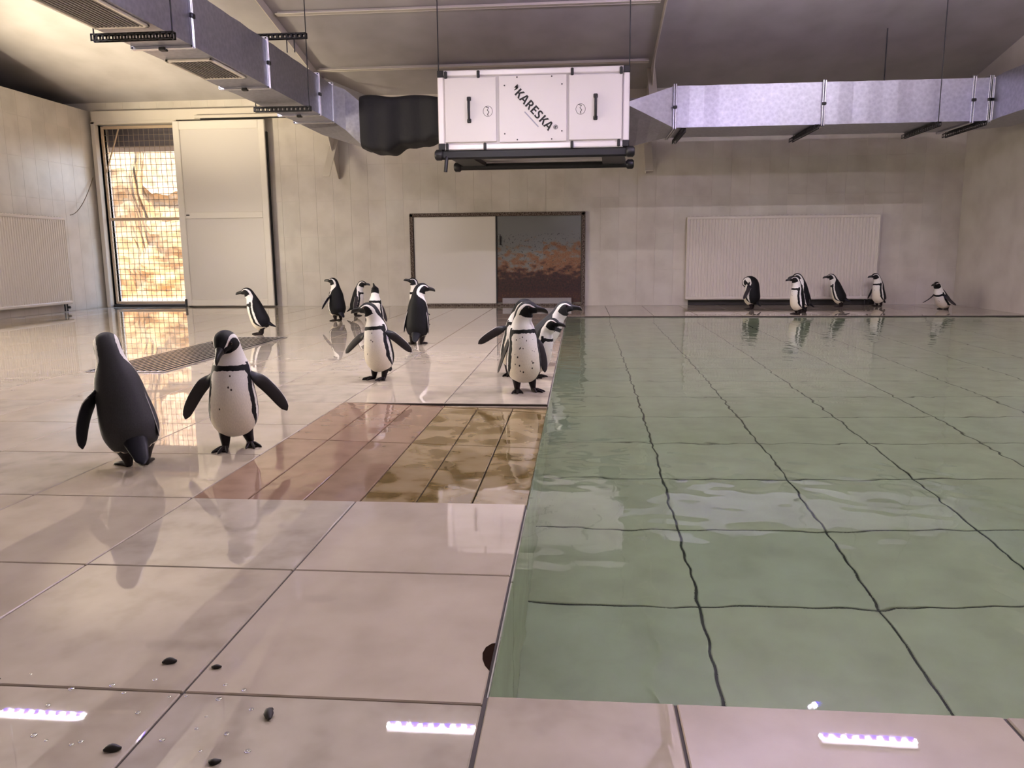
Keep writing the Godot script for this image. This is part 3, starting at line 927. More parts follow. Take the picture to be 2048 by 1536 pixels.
func air_unit() -> void:
	var u := base("air_handling_unit", Vector3(-1.70, 2.10, -9.6))
	tag(u, "white boxed air handling unit with black lettering hanging below the roof", "ventilation unit")
	var W := 2.27
	var H := 0.905
	var D := 1.45
	make("casing", bx(Vector3(W / 2, H / 2, -D / 2), Vector3(W - 0.04, H - 0.04, D - 0.04), 0.01), M.unit_white, u)
	var fr := MB.new()
	for y in [0.03, H - 0.03]:
		for z in [-0.02, -D + 0.02]: fr.box(Vector3(W / 2, y, z), Vector3(W - 0.1, 0.07, 0.05), 0.012)
		for x in [0.035, W - 0.035]: fr.box(Vector3(x, y, -D / 2), Vector3(0.07, 0.07, D - 0.1), 0.012)
	for x in [0.035, W - 0.035]:
		for z in [-0.02, -D + 0.02]: fr.box(Vector3(x, H / 2, z), Vector3(0.075, H - 0.1, 0.05), 0.012)
	make("frame", fr, M.aluminium, u)
	for x in [0.035, W - 0.035]:
		for y in [0.035, H - 0.035]:
			make("corner_cap", bx(Vector3(x, y, -0.025), Vector3(0.08, 0.08, 0.075), 0.008), M.black_plastic, u)
	for d in [[0.085, 0.70, 0.375, 0.60], [1.565, 2.185, 1.875, 1.70]]:
		var dr := Node3D.new()
		dr.name = "door"
		u.add_child(dr, true)
		make("panel", bx(Vector3((d[0] + d[1]) / 2, H / 2, 0.0), Vector3(d[1] - d[0], H - 0.17, 0.03), 0.004), M.unit_white, dr)
		var hb := MB.new()
		hb.tube([Vector3(d[2], H / 2 - 0.12, 0.015), Vector3(d[2], H / 2 - 0.115, 0.045), Vector3(d[2], H / 2, 0.055), Vector3(d[2], H / 2 + 0.115, 0.045), Vector3(d[2], H / 2 + 0.12, 0.015)], 0.016, 8)
		hb.box(Vector3(d[2], H / 2 - 0.125, 0.02), Vector3(0.05, 0.05, 0.02), 0.008)
		hb.box(Vector3(d[2], H / 2 + 0.125, 0.02), Vector3(0.05, 0.05, 0.02), 0.008)
		make("handle", hb, M.black_plastic, dr)
		# thin printed ring with a zigzag in it
		var st := MB.new()
		var ring := []
		for i in 25:
			var a := TAU * i / 24
			ring.append(Vector3(d[3] + cos(a) * 0.055, H / 2 - 0.02 + sin(a) * 0.06, 0.016))
		st.tube(ring, 0.0022, 4)
		st.tube([Vector3(d[3] - 0.025, H / 2 + 0.03, 0.017), Vector3(d[3] + 0.012, H / 2 + 0.02, 0.017), Vector3(d[3] - 0.008, H / 2 - 0.005, 0.017), Vector3(d[3] + 0.014, H / 2 - 0.03, 0.017), Vector3(d[3] - 0.004, H / 2 - 0.055, 0.017), Vector3(d[3] + 0.005, H / 2 - 0.07, 0.017)], 0.004, 4)
		make("label_sticker", st, M.print_black, dr)
	var cp := Node3D.new()
	cp.name = "centre_panel"
	u.add_child(cp, true)
	make("panel", bx(Vector3(1.135, H / 2, -0.004), Vector3(0.80, H - 0.15, 0.03), 0.004), M.unit_white, cp)
	for p in [[0.80, 0.17], [0.95, 0.10], [1.36, 0.10], [1.48, 0.19], [0.80, 0.72], [0.95, 0.81], [1.36, 0.81], [1.48, 0.72]]:
		var sc := MB.new()
		sc.tube([Vector3(p[0], p[1], 0.01), Vector3(p[0], p[1], 0.016)], 0.009, 8)
		make("screw", sc, M.dark_steel, cp)
	var ang := deg_to_rad(-47.0)
	letters("lettering", "KARESKA", 0.140, 0.004, M.print_black, cp, Vector3(1.15, 0.44, 0.013), ang)
	letters("lettering", "®", 0.07, 0.004, M.print_black, cp, Vector3(1.405, 0.235, 0.013), ang)
	var dot := MB.new()
	var cur := []
	var rr := []
	for i in 9:
		var t := i / 8.0
		cur.append(Vector3(0.918 + 0.03 * sin(t * 2.4), 0.665 + 0.045 * t, 0.013))
		rr.append(0.004 + 0.024 * pow(t, 1.5))
	dot.tube(cur, rr, 8)
	make("emblem", dot, M.print_black, cp)
	make("print_line", (func():
		var b := MB.new()
		b.box(Vector3(1.12, 0.33, 0.012), Vector3(0.24, 0.014, 0.002), 0.0, Basis(Vector3.BACK, ang))
		return b).call(), M.print_grey, cp)
	for p in [[0.10, H - 0.05], [0.49, H - 0.05], [1.60, H - 0.05], [2.17, H - 0.05], [0.10, 0.03], [0.56, 0.03], [1.60, 0.03], [2.15, 0.04]]:
		make("latch", bx(Vector3(p[0], p[1], 0.012), Vector3(0.035, 0.085, 0.035), 0.008), M.black_plastic, u)
	for p in [[-0.06, -0.08], [W + 0.0, -0.08]]:
		var r := MB.new()
		r.tube([Vector3(clampf(p[0], 0.0, W), H, p[1]), Vector3(clampf(p[0], 0.0, W), roof_y(-9.6 + p[1]) - 2.1, p[1])], 0.007, 6)
		make("hanger_rod", r, M.dark_steel, u)
	# black carrying frame
	var k := Node3D.new()
	k.name = "carrying_frame"
	k.set_meta("label", "black steel carrying frame under the unit")
	u.add_child(k, true)
	var b := MB.new()
	b.box(Vector3(W / 2, -0.055, -0.04), Vector3(W + 0.02, 0.11, 0.08), 0.02)
	make("front_beam", b, M.black_steel, k)
	var bb := MB.new()
	bb.tube([Vector3(0.02, -0.06, -D + 0.12), Vector3(W + 0.10, -0.06, -D + 0.12)], 0.045, 10)
	make("rear_beam", bb, M.black_steel, k)
	for x in [[0.06, 0.16], [W - 0.32, W - 0.14]]:
		var s := MB.new()
		s.prism(PackedVector2Array([Vector2(x[0], -0.05), Vector2(x[0] + 0.26, -0.05), Vector2(x[0] + 0.36, -D + 0.14), Vector2(x[0] + 0.05, -D + 0.14)]), 0.005, 0.06, Transform3D(Basis(Vector3.RIGHT, Vector3.BACK, Vector3.DOWN), Vector3.ZERO))
		make("cross_beam", s, M.black_steel, k)
	for p in [[-0.0, -0.06, 0.0], [W + 0.02, -0.06, 0.0], [0.02, -0.06, -D + 0.12], [W + 0.10, -0.06, -D + 0.12]]:
		var c := MB.new()
		c.tube([Vector3(p[0] - 0.05, p[1], p[2]), Vector3(p[0] - 0.03, p[1], p[2]), Vector3(p[0] + 0.03, p[1], p[2]), Vector3(p[0] + 0.05, p[1], p[2])], [0.045, 0.065, 0.065, 0.045], 12)
		make("end_cap", c, M.black_plastic, k)
	var dp := MB.new()
	dp.tube([Vector3(0.09, -0.08, -0.02), Vector3(0.09, -0.12, 0.01), Vector3(0.075, -0.26, 0.015)], 0.022, 8)
	make("drain_pipe", dp, M.black_plastic, k)
	# black canvas sleeve between the unit and the left duct
	var sl := MB.new()
	var rings := []
	var nr := 26
	for i in nr + 1:
		var t := float(i) / nr
		var x := lerpf(-2.88, -1.69, t)
		var sag := 0.02 * sin(t * 17.0) + 0.012 * sin(t * 31.0 + 1.0)
		var lo := lerpf(2.20, 2.33, smoothstep(0.15, 0.75, t)) + 0.04 * (1.0 - smoothstep(0.0, 0.1, t)) + sag
		var hi := lerpf(2.915, 2.89, t) + 0.018 * sin(t * 12.0) + 0.02 * exp(-pow((t - 0.45) * 9.0, 2.0))
		var z0 := -10.36 + 0.02 * sin(t * 9.0) + 0.015 * sin(t * 25.0)
		var z1 := -10.99
		var ring := PackedVector3Array()
		for j in 28:
			var a := TAU * j / 28
			ring.append(Vector3(x, (lo + hi) / 2 + (hi - lo) / 2 * signf(cos(a)) * pow(absf(cos(a)), 0.3), (z0 + z1) / 2 + (z0 - z1) / 2 * signf(sin(a)) * pow(absf(sin(a)), 0.3)))
		rings.append(ring)
	sl.loft(rings)
	tag(make("canvas_sleeve", sl, M.black_canvas), "baggy black canvas sleeve joining the white unit to the left duct", "sleeve")

# ------------------------------------------------------------------ floor grate
func grate() -> void:
	var g := base("floor_grate", Vector3(-3.40, 0, -6.72))
	tag(g, "long steel drain grate let into the deck behind the two front penguins", "grate")
	var w := 0.62
	var l := 2.46
	make("pit", bx(Vector3(0, 0.0012, 0), Vector3(w, 0.0016, l)), M.rubber, g)
	var f := MB.new()
	for s in [-1, 1]:
		f.box(Vector3(s * (w / 2), 0.004, 0), Vector3(0.02, 0.008, l), 0.002)
		f.box(Vector3(0, 0.004, s * l / 2), Vector3(w, 0.008, 0.02), 0.002)
	make("frame", f, M.bright_zinc, g)
	for i in 11: make("bar", bx(Vector3(-w / 2 + w * (i + 1) / 12.0, 0.005, 0), Vector3(0.022, 0.009, l - 0.02), 0.003), M.bright_zinc, g)

# ------------------------------------------------------------------ water
func water() -> void:
	var e := 0.003
	var x0 := X0 + e
	var poly := PackedVector2Array()
	# plan as (x, depth)
	for p in [[x0, -PZN + e], [XR - e, -PZN + e], [XR - e, -PZF - e], [x0, -PZF - e]]: poly.append(Vector2(p[0], p[1]))
	var b := MB.new()
	b.prism(poly, DEPTH - 0.05, WATER, Transform3D(Basis(Vector3.RIGHT, Vector3.FORWARD, Vector3.UP), Vector3.ZERO))
	tag(make("pool_water", b, M.water), "clear green water filling the pool up to the deck", "water", "", "structure")

# ------------------------------------------------------------------ penguins
# Rest pose in units of body height: y up, facing +z. Key stations along the spine: y, z, half width, half depth.
const KEYS := [
	[0.118, -0.030, 0.020, 0.020], [0.128, -0.028, 0.095, 0.085], [0.165, -0.018, 0.150, 0.138], [0.26, -0.004, 0.187, 0.176],
	[0.38, 0.0, 0.186, 0.176], [0.50, -0.006, 0.168, 0.162], [0.60, -0.014, 0.155, 0.148], [0.68, -0.022, 0.136, 0.130],
	[0.745, -0.024, 0.110, 0.110], [0.80, -0.016, 0.093, 0.098], [0.852, 0.002, 0.089, 0.097], [0.890, 0.030, 0.088, 0.096],
	[0.908, 0.064, 0.081, 0.082], [0.907, 0.100, 0.062, 0.060], [0.898, 0.132, 0.043, 0.042], [0.892, 0.152, 0.030, 0.031]]
const NK := 15.0

func key_at(k: float, c: int) -> float:
	var i := clampi(floori(k), 0, KEYS.size() - 2)
	var t := k - i
	var p0: float = KEYS[maxi(i - 1, 0)][c]
	var p1: float = KEYS[i][c]
	var p2: float = KEYS[i + 1][c]
	var p3: float = KEYS[mini(i + 2, KEYS.size() - 1)][c]
	return 0.5 * (2 * p1 + (p2 - p0) * t + (2 * p0 - 5 * p1 + 4 * p2 - p3) * t * t + (3 * p1 - p0 - 3 * p2 + p3) * t * t * t)

func plumage(spots: int, sd: int, sooty: float) -> StandardMaterial3D:
	var w := 640
	var h := 768
	var img := Image.create(w, h, false, Image.FORMAT_RGB8)
	var nz := FastNoiseLite.new()
	nz.seed = sd; nz.frequency = 0.03; nz.fractal_octaves = 3
	var black := Color(0.05, 0.05, 0.055).lerp(Color(0.24, 0.24, 0.245), sooty)
	var white := Color(0.93, 0.915, 0.89)
	var cream := Color(0.90, 0.865, 0.79)
	for y in h:
		var k0 := float(y) / (h - 1) * NK
		for x in w:
			var u := (x + 0.5) / w
			var n := nz.get_noise_2d(x, y)
			var fine := nz.get_noise_2d(x * 6.0 + 900, y * 3.0)
			var a := absf(u if u <= 0.5 else 1.0 - u) * 360.0 + n * 3.0
			var k := k0 + n * 0.07
			var bl := false
			var col := white
			if k < 7.25:
				var back := lerpf(62.0, 92.0, smoothstep(0.3, 2.6, k))
				back = lerpf(back, 80.0, smoothstep(5.0, 7.2, k))
				var stripe := back + lerpf(0.0, 15.0, smoothstep(2.0, 3.4, k))
				var band := stripe + lerpf(5.0, 17.0, smoothstep(1.7, 3.6, k))
				if k < 1.7: band = stripe
				if a < back: bl = true
				elif a > stripe and a < band: bl = true
				elif k > 6.35 and k < 6.35 + 0.62 and a > stripe: bl = true
				elif a >= band: col = cream.lerp(white, smoothstep(3.5, 6.0, k))
				if k > 5.9 and a > stripe and a < band + 12.0 * smoothstep(5.9, 6.4, k) and k < 6.97: bl = true
			elif k < 9.0:
				bl = a < lerpf(78.0, 50.0, smoothstep(7.25, 9.0, k))
			else:
				var crown := lerpf(50.0, 44.0, smoothstep(9.0, 10.5, k))
				crown = lerpf(crown, 52.0, smoothstep(11.5, 13.3, k))
				var brow := crown + lerpf(26.0, 14.0, smoothstep(10.3, 12.3, k))
				brow = lerpf(brow, crown, smoothstep(13.1, 14.0, k))
				if a < crown: bl = true
				elif a > brow:
					var edge := 9.45 + 0.25 * smoothstep(60.0, 80.0, a) + 0.35 * smoothstep(118.0, 160.0, a)
					if k > edge: bl = true
				if not bl and k > 12.2 and k < 13.1 and a > brow - 4.0: col = Color(0.80, 0.66, 0.63)
			if bl: col = black.lightened(0.02 + 0.03 * fine)
			else: col = col.darkened(clampf(0.05 + 0.05 * fine, 0.0, 0.2))
			img.set_pixel(x, y, col)
	var r := RandomNumberGenerator.new()
	r.seed = sd
	for i in spots:
		var sx := int(w * (0.5 + r.randf_range(-0.13, 0.13)))
		var sy := int(h * r.randf_range(2.8, 6.0) / NK)
		var rr := r.randi_range(2, 4)
		for dy in range(-rr, rr + 1):
			for dx in range(-rr, rr + 1):
				if dx * dx + dy * dy <= rr * rr: img.set_pixel(clampi(sx + dx, 0, w - 1), clampi(sy + dy, 0, h - 1), Color(0.2, 0.18, 0.16))
	var m := StandardMaterial3D.new()
	m.resource_name = "plumage"
	m.albedo_texture = ImageTexture.create_from_image(img)
	m.roughness = 0.62
	m.metallic_specular = 0.3
	return m

func oval(at: Vector3, ex: Vector3, ey: Vector3, n: int) -> PackedVector3Array:
	var r := PackedVector3Array()
	for j in n:
		var a := TAU * j / n
		r.append(at + ex * cos(a) + ey * sin(a))
	return r

# o: h height, lean, roll, neck, yaw, pitch (degrees); fl / fr [out, forward, twist, curl] for the left and right flipper; ll / lr [x, z, turn, lift] for the feet; squat
func penguin(label: String, px: float, pz: float, face: float, o: Dictionary) -> Node3D:
	var s: float = o.get("h", 0.53)
	var root := base("penguin", Vector3(px, 0, pz), deg_to_rad(face))
	tag(root, label, "penguin", "penguins round the pool")
	var lean := deg_to_rad(o.get("lean", 0.0))
	var roll := deg_to_rad(o.get("roll", 0.0))
	var neck := deg_to_rad(o.get("neck", 0.0))
	var yaw := deg_to_rad(o.get("yaw", 0.0))
	var pitch := deg_to_rad(o.get("pitch", 0.0))
	var squat: float = o.get("squat", 0.0)
	var fat: float = o.get("fat", 1.0)
	var tl_len: float = o.get("tail", 1.1)
	var B := Basis(Vector3.BACK, roll) * Basis(Vector3.RIGHT, lean)
	var hip := Vector3(0, 0.16, -0.01)
	var off := Vector3(0, -squat, 0)
	var nr := 84
	var ns := 48
	var rings := []
	var frames := []
	var at := Vector3.ZERO
	var last := Vector3.ZERO
	for i in nr + 1:
		var k := NK * i / nr
		var rest := Vector3(0, key_at(k, 0), key_at(k, 1))
		var wn := smoothstep(5.8, 9.2, k)
		var wy := smoothstep(7.0, 9.6, k)
		var wh := smoothstep(8.8, 11.2, k)
		var R := B * Basis(Vector3.RIGHT, neck * wn) * Basis(Vector3.UP, yaw * wy) * Basis(Vector3.RIGHT, pitch * wh)
		if i == 0: at = hip + B * (rest - hip) + off
		else: at += R * (rest - last)
		last = rest
		var k2 := minf(k + 0.05, NK)
		var k1 := maxf(k - 0.05, 0.0)
		var tan := Vector3(0, key_at(k2, 0) - key_at(k1, 0), key_at(k2, 1) - key_at(k1, 1)).normalized()
		if k < 1.0: tan = Vector3.UP
		var dors := Vector3(0, tan.z, -tan.y)
		var wx: float = maxf(key_at(k, 2), 0.004) * lerpf(1.0, fat, smoothstep(0.5, 2.0, k) * (1.0 - smoothstep(6.0, 8.0, k)))
		var wz: float = maxf(key_at(k, 3), 0.004) * lerpf(1.0, fat, smoothstep(0.5, 2.0, k) * (1.0 - smoothstep(6.0, 8.0, k)))
		var ring := PackedVector3Array()
		for j in ns:
			var a := TAU * j / ns
			# seen from the head end the ring runs from the back round the bird's left side
			ring.append((at + R * (dors * (cos(a) * wz) + Vector3.RIGHT * (sin(a) * wx))) * s)
		rings.append(ring)
		frames.append([at, R, dors, wx, wz, k])
	var b := MB.new()
	b.loft(rings, true)
	var am := b.mesh()
	# limbs: flippers, legs, feet and tail in a second surface
	var L := MB.new()
	var dark := Color(0.011, 0.011, 0.013)
	var edge := Color(0.62, 0.60, 0.57)
	var foot := Color(0.012, 0.011, 0.011)
	for side in [1, -1]:
		var f: Array = o.get("fl" if side > 0 else "fr", [12.0, 0.0, 25.0, 8.0])
		var fk := frames[int(6.15 / NK * nr)] as Array
		var sp: Vector3 = fk[0] + fk[1] * Vector3(side * fk[3] * 0.80, 0.01, 0.0)
		var fl := []
		var n := 16
		var p := sp
		var len := 0.44
		for i in n + 1:
			var t := float(i) / n
			var out := deg_to_rad(f[0] + f[3] * (1.0 - 2.0 * t))
			var dir := B * (Basis(Vector3.RIGHT, -deg_to_rad(f[1])) * Basis(Vector3.BACK, side * out) * Vector3.DOWN)
			var tw := deg_to_rad(f[2]) * smoothstep(0.0, 0.35, t)
			var wide := B * (Basis(Vector3.RIGHT, -deg_to_rad(f[1])) * Basis(Vector3.BACK, side * out) * Basis(Vector3.UP, -side * tw) * Vector3.BACK)
			var thin := dir.cross(wide).normalized()
			var wd: float = 0.056 * pow(clampf(1.0 - pow(t, 7.0), 0.0, 1.0), 0.5)
			if i == n: wd = 0.006
			wd = lerpf(0.046, wd, smoothstep(0.0, 0.25, t)) * (1.0 - 0.12 * t)
			var th := lerpf(0.020, 0.006, t)
			if i == n: th = 0.002
			fl.append(oval((p - wide * (0.02 * t)) * s, wide * wd * s, thin * th * s, 14))
			p += dir * len / n
		# colour: dark with a pale trailing edge and a paler inner face
		var first := L.v.size()
		L.col = dark
		L.loft(fl)
		for i in range(first, L.v.size()):
			var j := (i - first) % 15
			if i < first + 15 * (n + 1):
				var row := (i - first) / 15
				if row > 3 and (j == 7): L.c[i] = edge
				elif row > 3 and ((side > 0) == (j > 7 and j < 14)): L.c[i] = Color(0.028, 0.027, 0.027)
		# leg and webbed foot
		var g: Array = o.get("ll" if side > 0 else "lr", [0.075, 0.0, 8.0, 0.0])
		var ank := Vector3(side * g[0], 0.045 + g[3], g[1] - 0.01)
		var top: Vector3 = hip + off + B * Vector3(side * 0.08, 0.02, 0.0)
		var mid: Vector3 = (top + ank) / 2 + Vector3(0, 0, 0.012)
		var leg := []
		var pts := [top, mid, ank, ank + Vector3(0, -0.034, 0.012)]
		var rad := [0.062, 0.046, 0.032, 0.026]
		for i in 10:
			var t := i / 9.0 * 3.0
			var q := mini(int(t), 2)
			leg.append((pts[q] as Vector3).lerp(pts[q + 1], t - q) * s)
		var lr := []
		for i in 10:
			var t := i / 9.0 * 3.0
			var q := mini(int(t), 2)
			lr.append(lerpf(rad[q], rad[q + 1], t - q) * s)
		L.col = foot
		L.tube(leg, lr, 12)
		var ft := Basis(Vector3.UP, side * deg_to_rad(g[2]))
		var heel := ank + Vector3(0, -0.030, 0.0)
		var toes := []
		for q in [-1, 0, 1]:
			var d: Vector3 = ft * Vector3(sin(q * 0.42), 0, cos(q * 0.42))
			var lt: float = 0.155 if q == 0 else 0.135
			var tip: Vector3 = heel + d * lt
			toes.append(tip)
			L.tube([heel * s, (heel + d * lt * 0.45 + Vector3(0, 0.006, 0)) * s, (heel + d * lt * 0.8 + Vector3(0, -0.002, 0)) * s, (tip + Vector3(0, -0.006, 0)) * s, (tip + d * 0.016 + Vector3(0, -0.012, 0)) * s], [0.020 * s, 0.017 * s, 0.013 * s, 0.010 * s, 0.003 * s], 8)
		var web := []
		for i in 5:
			var t := i / 4.0
			var ca: Vector3 = heel.lerp(toes[0], t * 0.92)
			var cb: Vector3 = heel.lerp(toes[2], t * 0.92)
			var cc := (ca + cb) / 2
			var ex := (cb - ca) / 2
			if ex.length() < 0.016: ex = ft * Vector3(0.016, 0, 0)
			web.append(oval((cc + Vector3(0, -0.003 - 0.004 * t, 0)) * s, ex * s, Vector3(0, -0.007, 0) * s, 12))
		L.loft(web)
	# tail
	L.col = dark
	var tl := []
	for i in 7:
		var t := i / 6.0
		var c: Vector3 = hip + off + B * Vector3(0, lerpf(0.04, 0.04 - 0.125 * tl_len, t), lerpf(-0.10, -0.10 - 0.105 * tl_len, t))
		c.y = maxf(c.y, 0.03)
		var w := lerpf(0.085, 0.035, t) if i < 6 else 0.012
		var th := lerpf(0.06, 0.010, pow(t, 0.6))
		tl.append(oval(c * s, B * Vector3(w, 0, 0) * s, B * Vector3(0, 0.5, -0.86).normalized() * -th * s, 14))
	L.loft(tl)
	L.mesh(am)
	var body := put("body", am, null, root)
	body.set_surface_override_material(0, M[o.get("tex", "plumage_a")])
	body.set_surface_override_material(1, M.limb)
	# beak
	var hd := frames[int(13.6 / NK * nr)] as Array
	var H: Basis = hd[1]
	var bp: Vector3 = hd[0]
	var fwd := H * Vector3(0, -0.10, 1.0).normalized()
	var up := H * Vector3(0, 1.0, 0.10).normalized()
	var rt := H * Vector3.RIGHT
	var br := []
	var prof := [[0.0, 0.040, 0.043, 0.0], [0.025, 0.034, 0.038, 0.0], [0.05, 0.025, 0.032, 0.001], [0.08, 0.019, 0.028, 0.002], [0.105, 0.016, 0.027, 0.0], [0.128, 0.011, 0.022, -0.005], [0.143, 0.007, 0.014, -0.014], [0.148, 0.002, 0.004, -0.022]]
	for q in prof: br.append(oval((bp + fwd * q[0] + up * (q[3] + 0.004)) * s, rt * q[1] * s, up * q[2] * s, 16))
	var bk := MB.new()
	bk.loft(br)
	make("beak", bk, M.beak_black, root)
	# eyes
	var ef := frames[int(12.35 / NK * nr)] as Array
	for side in [1, -1]:
		var a := deg_to_rad(78.0)
		var ep: Vector3 = ef[0] + ef[1] * ((ef[2] as Vector3) * (cos(a) * ef[4]) + Vector3.RIGHT * (side * sin(a) * ef[3])) * 0.985
		var e := MB.new()
		var er := []
		for i in 7:
			var t := PI * i / 6.0
			er.append(oval((ep + ef[1] * Vector3(-side * cos(t) * 0.008, 0, 0)) * s, ef[1] * Vector3(0, 1, 0) * maxf(sin(t), 0.02) * 0.013 * s, ef[1] * Vector3(0, 0, 1) * side * -maxf(sin(t), 0.02) * -0.013 * s, 10))
		e.loft(er)
		make("eye", e, M.eye, root)
	return root

func penguins() -> void:
	M.plumage_a = plumage(4, 3, 0.0)
	M.plumage_b = plumage(22, 11, 0.0)
	M.plumage_c = plumage(0, 5, 0.72)
	var up := 0.53
	# the two nearest
	penguin("large dark-backed penguin in front, walking away with its flipper held out", -1.81, -2.95, -143.0, {"h": 0.575, "lean": 13.0, "roll": -9.0, "neck": -8.0, "yaw": -6.0, "pitch": 4.0, "tex": "plumage_c", "fl": [24.0, 6.0, 55.0, 20.0], "fr": [4.0, -6.0, 5.0, 4.0], "ll": [0.05, 0.05, 10.0, 0.0], "lr": [0.06, 0.03, 5.0, 0.0], "tail": 1.45})
	penguin("penguin walking towards the camera with its head bowed and both flippers out", -1.545, -3.30, 14.0, {"h": 0.560, "lean": 2.0, "neck": 6.0, "yaw": -12.0, "pitch": 30.0, "fl": [38.0, 4.0, 70.0, 14.0], "fr": [30.0, 8.0, 80.0, 16.0], "ll": [0.10, -0.04, 20.0, 0.0], "lr": [0.07, 0.07, 10.0, 0.0], "tex": "plumage_a"})
	penguin("penguin in profile facing left, standing at the far end of the floor grate", -3.47, -8.27, -82.0, {"h": 0.55, "lean": 22.0, "neck": -8.0, "pitch": -8.0, "fl": [2.0, 12.0, 6.0, 4.0], "fr": [10.0, 26.0, 10.0, 6.0], "ll": [0.07, 0.02, 5.0, 0.0], "lr": [0.07, 0.10, 5.0, 0.0]})
	# pair by the wall left of the hatch
	penguin("back-turned penguin looking up to the left, left one of a pair near the wall", -3.19, -10.05, -128.0, {"h": 0.57, "lean": 6.0, "neck": -4.0, "yaw": 30.0, "pitch": -12.0, "fat": 1.08, "fl": [40.0, 0.0, 55.0, 6.0], "fr": [6.0, 4.0, 10.0, 4.0]})
	penguin("penguin looking right behind its neighbour, right one of a pair near the wall", -3.18, -10.85, 95.0, {"h": 0.52, "lean": 14.0, "neck": 0.0, "yaw": -5.0, "pitch": -10.0, "fl": [2.0, 0.0, 8.0, 4.0], "fr": [14.0, 6.0, 20.0, 6.0]})
	# group in the middle
	penguin("penguin with its beak pointing up, mostly hidden behind the one with spread flippers", -2.33, -8.75, 0.0, {"h": 0.50, "lean": 4.0, "neck": -20.0, "pitch": -36.0, "fl": [14.0, 0.0, 30.0, 4.0], "fr": [16.0, 0.0, 30.0, 4.0]})
	penguin("penguin with spread flippers, belly towards us and head turned to the left", -1.375, -5.25, -14.0, {"h": 0.545, "lean": 2.0, "roll": 6.0, "neck": 2.0, "yaw": -72.0, "pitch": -2.0, "fl": [42.0, -6.0, 60.0, 8.0], "fr": [52.0, 4.0, 75.0, 10.0], "ll": [0.05, 0.03, 5.0, 0.0], "lr": [0.09, 0.03, 35.0, 0.0], "tex": "plumage_a"})
	penguin("penguin looking up to the left, half hidden behind a dark-backed one by the hatch corner", -2.12, -10.2, -72.0, {"h": 0.56, "lean": 12.0, "neck": -14.0, "pitch": -14.0, "fl": [2.0, 0.0, 5.0, 2.0], "fr": [2.0, 0.0, 5.0, 2.0]})
	penguin("dark-backed penguin facing the hatch, head turned to the right", -1.555, -7.35, 182.0, {"h": 0.60, "lean": -2.0, "roll": 3.0, "neck": 0.0, "yaw": -62.0, "pitch": 4.0, "fl": [10.0, -4.0, 5.0, 8.0], "fr": [8.0, -4.0, 5.0, 8.0], "ll": [0.09, 0.0, 10.0, 0.0], "lr": [0.06, 0.0, 10.0, 0.0]})
	# group at the pool's edge
	penguin("spotted penguin at the pool edge, belly towards us and head turned to the right", -0.345, -4.80, 16.0, {"h": 0.575, "lean": 0.0, "roll": 1.0, "neck": 4.0, "yaw": 62.0, "pitch": 2.0, "fl": [12.0, 2.0, 70.0, 14.0], "fr": [20.0, -4.0, 4.0, 4.0], "ll": [0.10, 0.02, 25.0, 0.0], "lr": [0.08, 0.03, 10.0, 0.0], "tex": "plumage_b"})
	penguin("penguin behind the spotted one, only its left half and raised flipper showing", -0.46, -5.45, 8.0, {"h": 0.56, "lean": 2.0, "roll": -6.0, "neck": 10.0, "yaw": 80.0, "pitch": 0.0, "fl": [10.0, 0.0, 20.0, 4.0], "fr": [50.0, -4.0, 70.0, 8.0]})
	penguin("grey-backed penguin stretching forward to the right over the pool edge", -0.40, -6.0, 84.0, {"h": 0.60, "lean": 44.0, "neck": -20.0, "yaw": 0.0, "pitch": -24.0, "tex": "plumage_c", "fl": [4.0, 0.0, 6.0, 4.0], "fr": [6.0, 0.0, 6.0, 4.0]})
	penguin("pale-fronted penguin leaning over the water beside the spotted penguin", -0.30, -5.36, 64.0, {"h": 0.45, "lean": 20.0, "neck": 6.0, "pitch": -22.0, "fl": [4.0, 4.0, 10.0, 4.0], "fr": [10.0, 4.0, 30.0, 4.0]})
	# row on the far ledge below the radiator
	penguin("preening dark penguin on the far ledge with its head bent down to its chest", 2.60, -12.05, -118.0, {"h": 0.60, "lean": 2.0, "neck": 88.0, "yaw": 12.0, "pitch": 66.0, "fl": [34.0, 20.0, 10.0, 4.0], "fr": [6.0, 10.0, 10.0, 4.0], "fat": 1.12})
	penguin("white-fronted penguin looking left, in front of another, under the radiator", 3.01, -11.05, -70.0, {"h": 0.54, "lean": 8.0, "neck": 0.0, "yaw": -14.0, "pitch": -4.0, "fl": [3.0, 0.0, 4.0, 2.0], "fr": [4.0, 2.0, 4.0, 2.0]})
	penguin("penguin looking left close behind the white-fronted one under the radiator", 3.20, -11.42, -88.0, {"h": 0.575, "lean": 14.0, "neck": 0.0, "yaw": -6.0, "pitch": -8.0, "fl": [5.0, -4.0, 4.0, 2.0], "fr": [4.0, 0.0, 4.0, 2.0]})
	penguin("black-backed penguin leaning left under the radiator, between two white-fronted ones", 4.04, -12.45, -122.0, {"h": 0.55, "lean": 24.0, "neck": -6.0, "yaw": 14.0, "pitch": -14.0, "fl": [2.0, 0.0, 4.0, 2.0], "fr": [4.0, 0.0, 4.0, 2.0]})
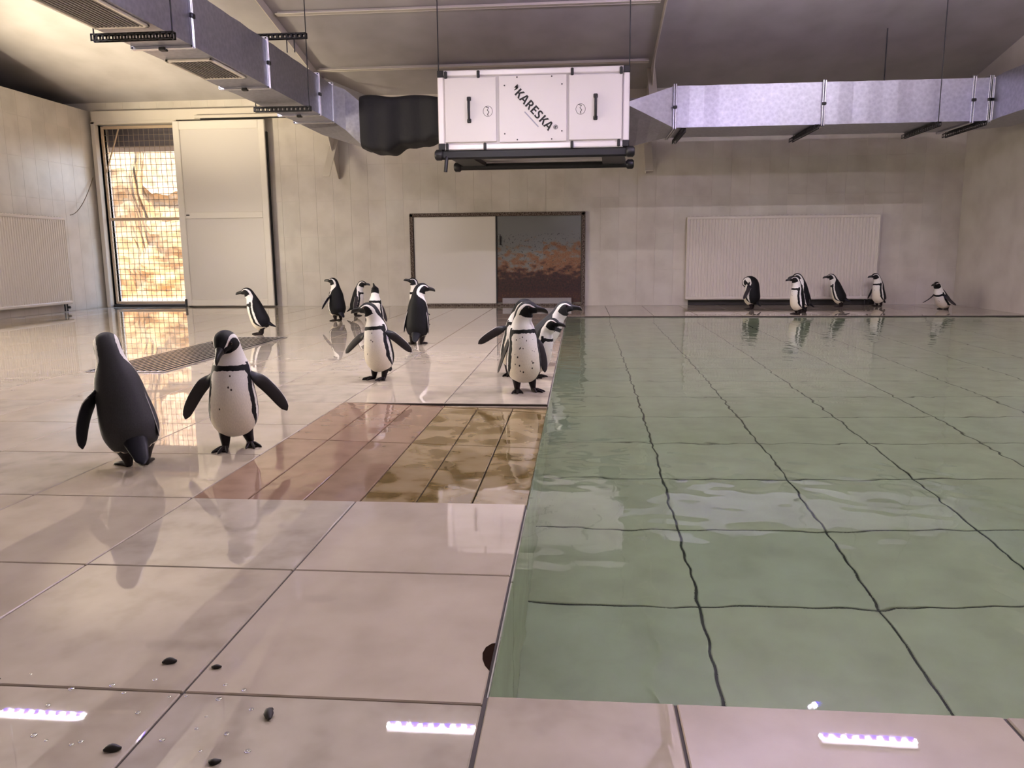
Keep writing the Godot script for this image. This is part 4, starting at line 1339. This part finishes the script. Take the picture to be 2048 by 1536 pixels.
	penguin("cream-bellied penguin at the right end of the radiator, looking left", 4.66, -12.6, -64.0, {"h": 0.53, "lean": 8.0, "roll": 3.0, "neck": 4.0, "yaw": -22.0, "pitch": -8.0, "fl": [6.0, -6.0, 5.0, 2.0], "fr": [6.0, 40.0, 20.0, 2.0]})
	penguin("crouching penguin in the right corner with both flippers braced on the ledge", 5.36, -11.95, -52.0, {"h": 0.53, "lean": 48.0, "neck": -26.0, "yaw": -6.0, "pitch": -24.0, "squat": 0.035, "fl": [46.0, 40.0, 20.0, -10.0], "fr": [52.0, 46.0, 20.0, -10.0]})

# ------------------------------------------------------------------ small things
func small_things() -> void:
	var what := [
		["dark food scrap on the deck, the far left one of two lying close together", Vector3(-0.861, 0, -1.456), 0.013], ["small dark food scrap beside the long tile joint", Vector3(-0.753, 0, -1.446), 0.009],
		["curled dark scrap in the middle of the nearest full deck tile", Vector3(-0.571, 0, -1.287), 0.015], ["dark scrap lying beside the joint at the bottom left", Vector3(-0.807, 0, -1.164), 0.013],
		["dark scrap at the bottom edge of the view", Vector3(-0.614, 0, -1.150), 0.010]]
	for w in what:
		var p: Vector3 = w[1]
		var b := MB.new()
		var r: float = w[2]
		var path := []
		var rad := []
		for i in 7:
			var t := i / 6.0
			path.append(Vector3((t - 0.5) * 2.0 * r, r * 0.32, sin(t * 3.0 + r * 900.0) * r * 0.55))
			rad.append(r * (0.12 + 0.5 * sin(PI * clampf(t, 0.04, 0.96))))
		b.tube(path, rad, 8)
		var o := make("food_scrap", b, M.crumb)
		o.position = p
		o.rotation.y = r * 300.0
		tag(o, w[0], "scrap", "food scraps on the near deck")
	# splashed drops on the nearest tiles
	var dm := MB.new()
	var r2 := RandomNumberGenerator.new()
	r2.seed = 4
	for i in 34:
		var p := Vector3(r2.randf_range(-1.35, -0.55), 0.0, -r2.randf_range(1.16, 1.40))
		var q := r2.randf_range(0.0025, 0.006)
		var rings := []
		for k in 5:
			var t := k / 4.0 * PI / 2
			rings.append(oval(p + Vector3(0, sin(t) * q * 0.5 + 0.0003, 0), Vector3(cos(t) * q + 0.0001, 0, 0), Vector3(0, 0, -cos(t) * q - 0.0001), 10))
		dm.loft(rings)
	tag(make("water_drops", dm, M.bead), "clear water drops splashed on the nearest tiles", "drops", "", "stuff")
